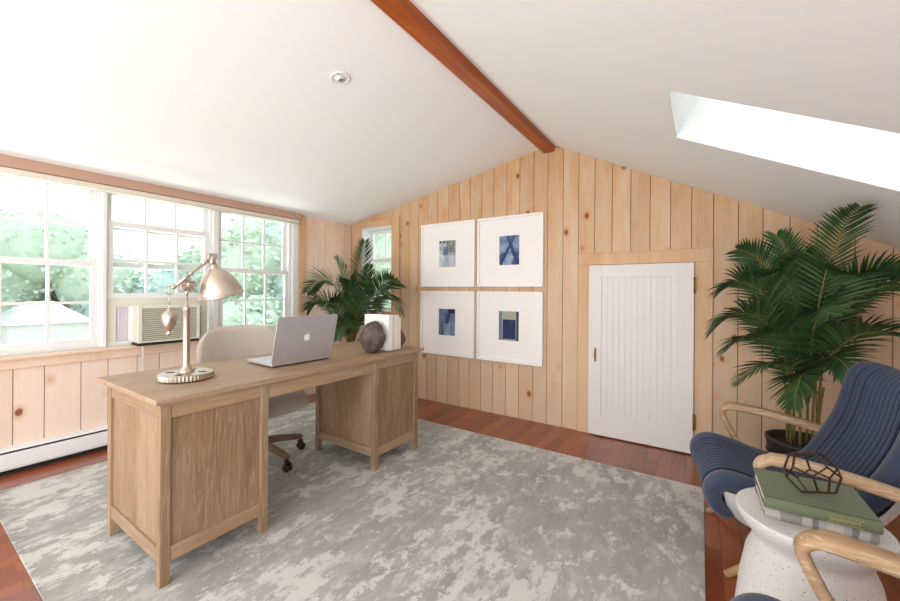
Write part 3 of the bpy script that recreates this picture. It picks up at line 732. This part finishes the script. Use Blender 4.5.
# ------------------------------------------------------------------ air conditioner
ac=empty('air_conditioner',(LX,1.35,.757),0,'cream window air conditioner sitting on the sill behind the desk lamp','air conditioner')
fx=.135; ya,yb=-.228,.205; zt=.318
g=MB(); g.box((-.25,ya+.012,.02),(fx-.02,yb-.012,zt-.012)); g.build('casing',M['ac_cream'],ac,bevel=.004)
g=MB(); g.box((fx-.02,ya,.022),(fx,ya+.028,zt)); g.box((fx-.02,yb-.02,.022),(fx,yb,zt)); g.box((fx-.02,ya+.028,zt-.03),(fx,yb-.02,zt)); g.box((fx-.02,ya+.028,.022),(fx,yb-.02,.034)); g.build('bezel',M['ac_cream'],ac,bevel=.003)
g=MB(); g.box((fx-.0195,ya+.028,.034),(fx-.014,yb-.02,zt-.03),1)
for k in range(15):
    z=.04+k*.0165; g.add([(fx-.012,ya+.028,z),(fx-.012,yb-.02,z),(fx-.001,yb-.02,z+.006),(fx-.001,ya+.028,z+.006),(fx-.001,yb-.02,z+.0095),(fx-.001,ya+.028,z+.0095),(fx-.012,yb-.02,z+.006),(fx-.012,ya+.028,z+.006)],[(0,1,2,3),(3,2,4,5),(5,4,6,7)])
g.build('grille',[M['ac_cream'],M['ac_dark']],ac)
g=MB(); g.box((-.01,ya+.005,.0),(fx-.005,yb-.005,.02)); g.build('bottom_strip',M['dark'],ac)  # dark strip along the underside of the unit
for s_,(p0,p1) in (('l',(-.365,ya+.01)),('r',(yb,.335))):
    g=MB(); nP=8; 
    lo,hi=(p0+.05,p1-.01) if s_=='l' else (p0+.01,p1-.05)
    for k in range(nP):
        a=lo+(hi-lo)*k/nP; b=lo+(hi-lo)*(k+1)/nP; m_=(a+b)/2
        g.add([(-.05,a,.03),(-.034,m_,.03),(-.05,b,.03),(-.05,a,.34),(-.034,m_,.34),(-.05,b,.34)],[(0,1,4,3),(1,2,5,4)])
    g.build('side_panel',M['ac_pleat'],ac)
g=MB(); 
for a,b in ((-.368,-.315),(.285,.34)): g.box((-.06,a,.0),(-.03,b,.36))
g.box((-.06,-.315,.30),(-.03,.285,.364)); g.build('mounting_frame',M['ac_cream'],ac,bevel=.002)
g=MB(); g.tube(cr([(fx-.02,ya+.03,.01),(fx-.012,ya+.035,-.03),(fx-.05,ya+.05,-.10),(.02,ya+.07,-.22),(.012,ya+.085,-.40),(.02,ya+.09,-.56)],8),.004); g.build('power_cord',M['white_paint'],ac)

# ------------------------------------------------------------------ lounge chairs
def lounge(name,loc,rz,label):
    r_=empty(name,loc,rz,label,'armchair','navy channel-tufted lounge chairs')
    # local frame: +X forward, +Y left
    prof=cr([(.225,.262,0),(.272,.280,0),(.300,.318,0),(.300,.366,0),(.255,.396,0),(.16,.380,0),(.06,.352,0),(-.07,.345,0),(-.165,.392,0),(-.235,.50,0),(-.285,.61,0),(-.312,.70,0),(-.335,.80,0),(-.365,.842,0),(-.405,.835,0)],10)
    N=len(prof); nv=208; T=.022
    # arc-length halfwidth
    def half(s):
        w=.30
        if s<.16: w=.30*(1-((.16-s)/.16)**2.5*.20)
        if s>.86: w=.30*(1-((s-.86)/.14)**2.5*.16)
        if .38<s<.62: w-=.02*math.sin((s-.38)/.24*PI)
        return w
    def pt(i,j,side,off=0.0,inset=1.0):
        s=i/(N-1); p=prof[i]; a=prof[max(0,i-1)]; b=prof[min(N-1,i+1)]; d=(b-a).normalized(); n_=Vector((-d.y,d.x,0))
        n_=-n_ if False else n_
        # profile runs front->seat->back; outward normal is up/forward
        v=2*j/nv-1; v=.6*v+.4*math.sin(v*PI/2); w=half(s)*inset; e=max(0,1-abs(v)**(8 if side>0 else 18))**.5; es=min(1,(s/.05))**.5*min(1,(1-s)/.05)**.5 if side<0 else 1
        if side>0:
            h=T*e
            av=abs(v)
            if av<.70: 
                ch_=abs(math.sin((v/.70)*PI*6)); h+= .020*(ch_**.5)-.009
            else: h+=.008*math.sin(min(1,(av-.70)/.30)*PI)
            # dish slightly
            h+=.02*v*v
        else:
            h=-(off)*e*es+.02*v*v
        return (p.x-n_.x*-h*1.0, w*v, p.y+n_.y*h)
    # check normal direction: at seat middle it must point up
    g=MB()
    def up(a,b): return pt(round(a*(N-1)),round(b*nv),1)
    def dn(a,b): return pt(round(a*(N-1)),round(b*nv),-1,.02)
    fl=prof[N//3+1]-prof[N//3]; sign=1 if Vector((-fl.y,fl.x,0)).y>0 else -1
    def wrap(fn): 
        return fn
    if sign<0:
        def pt2(i,j,side,off=0.0,inset=1.0):
            s=i/(N-1); p=prof[i]; x,y_,z=pt(i,j,side,off,inset); return (2*p.x-x,y_,2*p.y-z)
    else: pt2=pt
    navy=lambda s_: .018+.038*min(1,s_/.22)*(1 if s_<.55 else max(.3,1-(s_-.55)/.3))
    g.grid(lambda a,b:pt2(round(a*(N-1)),round(b*nv),1),N-1,nv)
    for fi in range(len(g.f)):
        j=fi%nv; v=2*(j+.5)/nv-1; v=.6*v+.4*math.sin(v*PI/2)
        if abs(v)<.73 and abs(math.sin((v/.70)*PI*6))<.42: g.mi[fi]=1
    g.grid(lambda a,b:pt2(round(a*(N-1)),round(b*nv),-1,navy(a)),N-1,nv,flip=True)
    # close front and top rims
    for i in (0,N-1):
        a_=[pt2(i,j,1) for j in range(nv+1)]; b_=[pt2(i,j,-1,navy(i/(N-1))) for j in range(nv+1)]
        g.add(a_+b_,[(j,j+1,nv+2+j,nv+1+j) for j in range(nv)],0,.5,True)
    g.build('upholstered_seat',[M['velvet'],M['groove_shade']],r_)
    # outer shell in pale grey, deeper and slightly narrower
    Pc=cr([(.276,.362,0),(.20,.360,0),(.06,.332,0),(-.08,.322,0),(-.19,.38,0),(-.31,.60,0),(-.36,.74,0),(-.385,.80,0)],8)
    Bc=cr([(.250,.258,0),(.20,.198,0),(.09,.165,0),(-.07,.185,0),(-.24,.33,0),(-.375,.57,0),(-.41,.72,0),(-.392,.80,0)],8)
    nB=len(Pc)-1
    def sh(a,b):
        i=round(a*nB); v=2*b-1; v=.4*v+.6*math.sin(v*PI/2); k=1-(1-abs(v)**6)**.6
        w=.294*(.93+.07*min(1,a/.10)**.5)*(1-.15*max(0,(a-.85)/.15)**2); q=Bc[i].lerp(Pc[i],k); return (q.x,w*v,q.y)
    g=MB(); g.grid(sh,nB,44,flip=True)
    o=g.build('outer_shell',M['grey_shell'],r_)
    for sgn in (-1,1):
        V=.385*sgn
        # arm: rear -> front curl -> back down under the seat -> rear foot
        path=cr([(-.46,0,.40),(-.36,0,.455),(-.22,0,.505),(-.05,0,.543),(.09,0,.562),(.150,0,.560),(.178,0,.535),(.172,0,.50),(.135,0,.42),(.08,0,.325),(.0,0,.20),(-.10,0,.02),(-.112,0,0.0)],7)
        m=len(path); sec=[]
        P=[]
        for k,p in enumerate(path):
            t=k/(m-1)
            w=.034 if t<.45 else .034-.014*min(1,(t-.45)/.2); h=.016+(.006 if t<.4 else 0)
            if t<.08: w*=.6+.4*t/.08
            sec.append((w,h))
            # below the seat the legs draw inward
            inn=0 if p.z>.36 else (.36-p.z)/.36*.11
            P.append((p.x,V-sgn*inn,p.z))
        g=MB(); g.tube(P,sec,n=16,up=(0,1,0),sq=2.8); g.build('arm',M['arm_oak'],r_)
        # front leg
        g=MB(); g.tube([(-.16,sgn*.235,.30),(-.02,sgn*.245,.20),(.12,sgn*.255,.11),(.262,sgn*.262,.0)],[(.017,.016),(.02,.02),(.019,.018),(.013,.012)],n=14,up=(0,1,0),sq=3); g.build('leg',M['arm_oak'],r_)
        g=MB(); g.tube([(-.39,sgn*.29,.50),(-.385,sgn*.38,.448)],.012); g.build('arm_bracket',M['arm_oak'],r_)
    g=MB(); g.tube([(-.02,-.27,.21),(-.02,.27,.21)],.014); g.build('stretcher',M['arm_oak'],r_)
    return r_
lounge('lounge_chair',(.322,2.30,0),math.radians(186.66),'navy channel-tufted lounge chair with oak arms, in front of the right palm')
lounge('lounge_chair',(.39,.965,0),math.radians(178),'navy lounge chair at the bottom right corner, only oak arm and seat tip showing')

# ------------------------------------------------------------------ side table
TZ2=.46
g=MB(); g.lathe([(.198,.0),(.203,.008),(.196,.10),(.184,.21),(.166,.31),(.149,.352),(.146,.366),(.152,.38),(.176,.408),(.191,.432),(.197,.452),(.196,.458),(.192,.46)],n=72); t=g.build('side_table',M['terrazzo'],loc=(.302,1.715,0)); tag(t,'white speckled terrazzo hourglass side table between the lounge chairs','side table')
def book(name,loc,rz,w,d,th,cover,label,spine_gold=False):
    b=empty(name,loc,rz,label,'book')
    g=MB(); ct=.004
    g.box((0,0,0),(w,d,ct)); g.box((0,0,th-ct),(w,d,th))
    # rounded spine along the front (y=0) edge
    P=[(0,0)]+[(-.010*math.sin(PI*k/8),th*k/8) for k in range(9)]+[(.004,th),(.004,0)]
    g.prism([(-.010*math.sin(PI*k/8)+0,th*k/8) for k in range(9)]+[(.005,th),(.005,0)],'x',0,w)
    g.build('cover',cover,b,bevel=.001)
    g=MB(); g.box((.005,.006,ct),(w-.005,d-.006,th-ct)); g.build('pages',M['paper'],b)
    return b
book('hardcover_book',(.178,1.630,TZ2),math.radians(1.5),.262,.232,.040,M['grey_book'],'grey patchwork cloth book lying on the terrazzo table under the green one')
gb=book('hardcover_book',(.174,1.612,TZ2+.0405),math.radians(1),.268,.245,.036,M['green_cloth'],'green cloth hardcover lying on top of the grey book')
gm=simple('faded_gilt',srgb(168,158,104),.5)
g=MB()
for k in range(13):
    x=.155+k*.0052; g.box((x,-.0112,.013+.002*(k%3)),(x+.003,-.009,.025-.002*(k%2)))
g.box((.150,-.0115,.008),(.228,-.009,.0095)); g.box((.150,-.0105,.029),(.228,-.0085,.0305)); g.build('spine_lettering',gm,gb)
# wire dodecahedron
ph=(1+5**.5)/2; V=[]
for a in (-1,1):
    for b in (-1,1):
        for c in (-1,1): V.append(Vector((a,b,c)))
        V.append(Vector((0,a/ph,b*ph))); V.append(Vector((a/ph,b*ph,0))); V.append(Vector((a*ph,0,b/ph)))
R_=.072; V=[v/math.sqrt(3)*R_ for v in V]
nrm=Vector((0,1,ph)).normalized() ; q=nrm.rotation_difference(Vector((0,0,1))).to_matrix()
V=[Matrix.Rotation(.5,3,'Z')@(q@v) for v in V]; zmin=min(v.z for v in V); el=min((V[i]-V[j_]).length for i in range(20) for j_ in range(i))
g=MB()
for i in range(20):
    for j_ in range(i):
        if (V[i]-V[j_]).length<el*1.05: g.tube([V[i],V[j_]],.0032,n=4,smooth=False)
for v in V: g.lathe([(.001,-.004),(.004,0),(.001,.004)],c=tuple(v),n=8,cap=False)
o=g.build('wire_polyhedron',M['bronze'],loc=(.305,1.705,TZ2+.0405+.036-zmin+.0035)); tag(o,'dark bronze wire twelve-sided ornament standing on the green book','ornament')

# ------------------------------------------------------------------ palms
def frond(parent,base,ctrl,tip,n=30,ll=.2,droop=.25,w=.009,seed=0,stem_t=.22,rollv=0,org=Vector((0,0,0))):
    rnd=random.Random(seed); base,ctrl,tip=Vector(base),Vector(ctrl),Vector(tip)
    B=lambda t:(1-t)**2*base+2*t*(1-t)*ctrl+t*t*tip
    dB=lambda t:(2*(1-t)*(ctrl-base)+2*t*(tip-ctrl)).normalized()
    g=MB(); pts=[B(k/20) for k in range(21)]
    g.tube(pts,[.0045*(1-k/20)+.0012 for k in range(21)],n=6,mi=1)
    for k in range(n):
        t=stem_t+(1-stem_t)*(k+.5)/n
        for sd in (-1,1):
            p=B(min(t+sd*.003,1)); d=dB(t); side=d.cross(Vector((0,0,1)));
            if side.length<.2: side=Vector((math.cos(seed),math.sin(seed),0))
            side.normalize(); upv=side.cross(d).normalized()
            side=(Matrix.Rotation(rollv,3,d)@side); upv=Matrix.Rotation(rollv,3,d)@upv
            prof=math.sin(PI*min(1,(t-stem_t)/(1-stem_t)*.80+.16))**.6
            L_=ll*prof*rnd.uniform(.88,1.08)
            fwd=.55+.75*((t-stem_t)/(1-stem_t))
            dir_=(side*sd+d*fwd+upv*rnd.uniform(.02,.30)).normalized()
            ns=5; q0=p.copy(); pv=[];dd=dir_.copy()
            wd=dd.cross(upv).normalized()
            for s_ in range(ns+1):
                f_=s_/ns; ww=w*(.45+1.1*f_ if f_<.4 else .9*(1-((f_-.4)/.6)**1.6)+.02)
                nn=wd
                fold=dd.cross(nn).normalized()*ww*.25
                pv+= [q0-nn*ww*.5+fold,q0,q0+nn*ww*.5+fold]
                q0=q0+dd*(L_/ns); dd=(dd+Vector((0,0,-1))*droop*(.35+f_)*rnd.uniform(.8,1.2)*.6).normalized()
            pv=[Vector((a_.x,min(a_.y,GY-.03-org.y),min(a_.z,ceil(a_.x+org.x)-.02-org.z))) for a_ in pv]
            fs=[]
            for s_ in range(ns):
                a=s_*3; fs+=[(a,a+1,a+4,a+3),(a+1,a+2,a+5,a+4)]
            g.add(pv,fs,0,max(0,min(1,rnd.gauss(.25,.25))),True)
    return g.build('frond',[M['palm'],M['palm_stem']],parent)
def palm(loc,label,pot_r,pot_h,fr,stems,potmat,seed):
    r_=empty('potted_palm',loc,0,label,'plant'); L0=Vector(loc)
    g=MB(); g.lathe([(pot_r*.74,0),(pot_r*.80,.004),(pot_r*.95,pot_h*.45),(pot_r,pot_h*.9),(pot_r*1.04,pot_h*.93),(pot_r*1.04,pot_h),(pot_r*.96,pot_h),(pot_r*.94,pot_h-.04),(.001,pot_h-.045)],n=48,cap=False)
    # low relief on the pot
    for a in range(24):
        for z in range(5):
            A=2*PI*(a+.5*(z%2))/24; zz=pot_h*(.15+.15*z); rr=pot_r*(.80+.2*min(1,zz/pot_h*1.1)); g.lathe([(.001,-.009),(.012,0),(.001,.009)],c=(rr*math.cos(A),rr*math.sin(A),zz),n=6,cap=False)
    g.build('pot',potmat,r_)
    g=MB(); g.lathe([(.001,pot_h-.03),(pot_r*.5,pot_h-.028),(pot_r*.945,pot_h-.035)],n=32,cap=False); g.build('soil',M['soil'],r_)
    rnd=random.Random(seed)
    for k,(a,h) in enumerate(stems):
        g=MB(); x,y_=math.cos(a)*pot_r*.4,math.sin(a)*pot_r*.4
        g.tube(cr([(x,y_,pot_h-.04),(x*1.1,y_*1.1,(pot_h+h)/2),(x*1.35,y_*1.35,h)],5),[.0065]*11,n=8); g.build('stem',M['palm_stem'],r_)
    for k,(b,c,t,ll,dr_,rl) in enumerate(fr):
        frond(r_,Vector(b)-L0,Vector(c)-L0,Vector(t)-L0,n=36,ll=ll*1.12,droop=dr_,seed=seed+k,rollv=rl,w=.017 if ll>.185 else .015,org=L0)
    return r_
b=(.52,3.02,.55)
RP=[ # base, control, tip
 (b,(.54,2.88,1.50),(.60,2.48,1.60),.15,.10,.0),
 (b,(.50,2.95,1.30),(.35,2.80,1.53),.17,.12,.1),
 (b,(.42,2.98,1.42),(.18,2.85,1.46),.18,.30,.6),
 (b,(.35,2.98,1.45),(.10,2.88,1.22),.22,.35,.5),
 (b,(.32,2.90,1.32),(.05,2.78,.97),.22,.40,.5),
 (b,(.38,2.85,1.15),(.12,2.68,.88),.21,.40,.5),
 (b,(.40,2.75,.98),(.17,2.66,.70),.17,.30,.3),
 (b,(.46,2.72,.95),(.40,2.62,.62),.18,.30,.6),
 (b,(.56,3.00,1.32),(.86,2.85,1.34),.21,.45,-.6),
 (b,(.66,3.00,1.42),(.93,2.86,1.20),.21,.40,-.5),
 (b,(.62,2.85,1.15),(.84,2.68,.97),.20,.35,-.3),
 (b,(.62,2.95,1.20),(.98,2.95,.98),.18,.35,.2),
 (b,(.50,2.80,1.25),(.52,2.58,1.10),.18,.35,.7),
 (b,(.45,2.92,1.45),(.33,2.80,1.30),.22,.40,.3),
 (b,(.56,2.95,1.35),(.62,2.74,1.30),.22,.30,-.3),
 (b,(.50,3.05,1.20),(.46,2.80,1.42),.20,.20,.3),
 (b,(.55,2.80,1.02),(.62,2.66,.80),.17,.3,.4),
 (b,(.46,2.85,1.05),(.36,2.75,1.02),.18,.4,.9),
 (b,(.60,3.08,1.30),(.75,3.10,1.22),.20,.3,.3),
 (b,(.40,3.05,1.20),(.28,3.05,1.10),.19,.35,-.4),
]
palm((.50,3.02,0),'tall bushy palm in a black pot behind the lounge chair, right of the door',.165,.34,RP,[(a,.74+.08*math.sin(a*3)) for a in (0.2,1.1,2.0,2.9,3.7,4.4,5.2,5.9)],M['pot'],11)
b=(-3.10,2.80,.55)
LP=[
 (b,(-2.98,2.80,1.35),(-2.72,2.62,1.68),.17,.08,.2),
 (b,(-3.13,2.84,1.25),(-3.20,2.68,1.54),.16,.12,.2),
 (b,(-2.92,2.80,1.15),(-2.66,2.62,1.44),.15,.15,.2),
 (b,(-3.25,2.78,1.62),(-3.60,2.62,1.18),.24,.38,.6),
 (b,(-3.22,2.62,1.32),(-3.38,2.46,1.0),.23,.38,.6),
 (b,(-2.72,2.78,1.55),(-2.28,2.64,1.0),.25,.40,-.6),
 (b,(-2.80,2.84,1.42),(-2.44,2.80,1.28),.22,.35,-.6),
 (b,(-2.82,2.60,1.30),(-2.40,2.48,1.04),.22,.4,-.5),
 (b,(-3.05,2.60,1.25),(-3.02,2.40,1.05),.18,.35,.5),
 (b,(-3.08,2.65,1.05),(-2.98,2.52,.72),.16,.3,.3),
 (b,(-3.20,2.90,1.35),(-3.38,2.92,1.30),.17,.3,.5),
 (b,(-3.00,2.85,1.30),(-2.85,2.82,1.28),.17,.4,1.0),
 (b,(-3.10,2.60,.98),(-3.22,2.45,.82),.15,.3,0),
 (b,(-2.95,2.62,1.05),(-2.78,2.50,.86),.16,.3,-.2),
 (b,(-3.02,2.72,1.38),(-2.98,2.66,1.30),.17,.4,.8),
]
palm((-3.12,2.99,0),'smaller palm in a dark pot in the corner behind the laptop, below the little window',.15,.33,LP,[(a,.60+.08*math.sin(a*3)) for a in (0.4,1.5,2.6,3.7,4.8,5.7)],M['pot'],61)

# ------------------------------------------------------------------ outdoors
GZ=-3.2
MB().box((-45,-20,GZ-.2),(-4.5,45,GZ)).build('ground',M['grass'],kind='structure')
sh=empty('shed',(-17.2,2.85,GZ),0,'white garden shed with pale hipped roof seen through the left window','shed')
hh=.17-GZ
g=MB(); g.box((-1.6,-.80,0),(1.2,.95,hh)); g.build('wall',M['shed_wall'],sh)
g=MB(); a,b_,c,d_=-.9,1.05,1.3,-1.7; rz_=hh+.62
g.add([(c,a,hh-.02),(c,b_,hh-.02),(d_,b_,hh-.02),(d_,a,hh-.02),(-.2,-.25,rz_),(-.2,.35,rz_)],[(0,1,5,4),(1,2,5),(2,3,4,5),(3,0,4),(3,2,1,0)]); g.build('roof',M['shed_roof'],sh)
def tree(loc,h,r,label,mat,seed,n=5200):
    rnd=random.Random(seed); t=empty('leafy_tree',loc,0,label,'tree','hazy trees outside the windows')
    g=MB(); g.tube([(0,0,0),(.1,0,h*.3),(0,.1,h*.6)],[r*.08,r*.06,r*.03],n=10); g.build('trunk',M['bark'],t)
    blobs=[(Vector((rnd.gauss(0,.42)*r,rnd.gauss(0,.42)*r,h*rnd.uniform(.22,.84))),r*rnd.uniform(.34,.6)) for _ in range(18)]
    vs=[];fs=[];ts=[]
    g=MB()
    for k in range(n):
        c,br=rnd.choice(blobs); d=Vector((rnd.gauss(0,1),rnd.gauss(0,1),rnd.gauss(0,1))).normalized(); p=c+d*br*rnd.uniform(.75,1.05)
        if p.z>h: p.z=h-rnd.random()*.3
        s_=rnd.uniform(.07,.16); u=Vector((rnd.gauss(0,1),rnd.gauss(0,1),rnd.gauss(0,.5))).normalized(); w_=u.cross(d).normalized()
        g.add([p-u*s_,p+w_*s_*.6,p+u*s_,p-w_*s_*.6],[(0,1,2,3)],0,rnd.random()*.8+.2*max(0,d.z))
    for c,br in blobs:
        g.lathe([(br*.8*math.sin(PI*k/6)+.001,-br*.8*math.cos(PI*k/6)) for k in range(7)],c=tuple(c),n=12,tint=.3,cap=False)
    g.build('crown',mat,t)
TL='pale green leafy tree seen hazily through the windows'
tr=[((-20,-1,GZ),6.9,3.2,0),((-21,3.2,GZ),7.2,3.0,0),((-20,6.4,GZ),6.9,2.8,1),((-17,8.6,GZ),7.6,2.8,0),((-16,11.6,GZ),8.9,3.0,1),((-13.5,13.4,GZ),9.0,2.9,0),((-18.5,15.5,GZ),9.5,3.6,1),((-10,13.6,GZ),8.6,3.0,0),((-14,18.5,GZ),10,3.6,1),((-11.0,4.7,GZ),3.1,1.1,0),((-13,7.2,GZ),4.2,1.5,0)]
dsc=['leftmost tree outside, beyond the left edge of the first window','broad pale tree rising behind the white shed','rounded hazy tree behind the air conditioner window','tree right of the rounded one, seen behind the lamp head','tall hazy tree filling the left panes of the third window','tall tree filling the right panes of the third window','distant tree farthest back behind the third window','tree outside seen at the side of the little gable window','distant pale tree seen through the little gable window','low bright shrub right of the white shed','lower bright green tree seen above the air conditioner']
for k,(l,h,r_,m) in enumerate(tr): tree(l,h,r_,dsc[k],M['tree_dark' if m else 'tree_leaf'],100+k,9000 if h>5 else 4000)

# ------------------------------------------------------------------ light
wd=bpy.data.worlds.new('sky'); sc.world=wd; wd.use_nodes=True; nt=wd.node_tree
bg=nt.nodes['Background']; tc=nt.nodes.new('ShaderNodeTexCoord'); sp=nt.nodes.new('ShaderNodeSeparateXYZ'); rp=nt.nodes.new('ShaderNodeValToRGB')
nt.links.new(tc.outputs['Generated'],sp.inputs[0]); nt.links.new(sp.outputs[2],rp.inputs[0]); nt.links.new(rp.outputs[0],bg.inputs[0])
rp.color_ramp.elements[0].position=.0; rp.color_ramp.elements[0].color=(.97,.985,1,1); rp.color_ramp.elements[1].position=.8; rp.color_ramp.elements[1].color=(.84,.92,1,1)
bg.inputs[1].default_value=1.6
def area(name,loc,rot,sx,sy,e,c=(1,1,1)):
    l=bpy.data.lights.new(name,'AREA'); l.shape='RECTANGLE'; l.size=sx; l.size_y=sy; l.energy=e; l.color=c
    o=bpy.data.objects.new(name,l); col.objects.link(o); o.location=loc; o.rotation_euler=rot; return o
area('front_fill_light',(-1.2,-1.4,1.7),(math.radians(72),0,math.radians(6)),2.8,1.2,15,(1,.99,.98))  # area light added behind the camera to fill the room
area('ceiling_fill_light',(-1.2,-1.3,.5),(math.radians(132),0,math.radians(4)),3.0,1.4,42,(.97,.985,1))  # extra lamp behind the camera, tipped up to brighten the ceiling
area('side_fill_light',(1.7,-.9,1.2),(math.radians(90),0,math.radians(68)),1.6,1.6,20,(1,.99,.975))  # unseen lamp put in to brighten the left wall

o=area('outdoor_fill_light',(-5.0,1.5,.15),(0,0,0),3.4,.9,90,(.97,1,.98))  # added lamp hidden below the sill line, fills the far ceiling
o.rotation_euler=(Vector((-.2,2.0,2.25))-Vector(o.location)).to_track_quat('-Z','Y').to_euler()
# ------------------------------------------------------------------ camera
cam=bpy.data.cameras.new('camera'); co=bpy.data.objects.new('camera',cam); col.objects.link(co)
yaw,roll=-.5838,.0073
F_=Vector((math.sin(yaw),math.cos(yaw),0)); R0=Vector((math.cos(yaw),-math.sin(yaw),0)); U0=Vector((0,0,1))
Rt=math.cos(roll)*R0+math.sin(roll)*U0; Up=-math.sin(roll)*R0+math.cos(roll)*U0
m=Matrix((Rt,Up,-F_)).transposed().to_4x4(); m.translation=(0,0,1.2); co.matrix_world=m
cam.sensor_width=36; cam.lens=381.01/900*36; cam.shift_y=(291.1-300.5)/900; cam.clip_start=.02; cam.clip_end=200
sc.camera=co
sc.view_settings.view_transform='Standard'; sc.view_settings.look='None'; sc.view_settings.exposure=.42; sc.view_settings.gamma=1
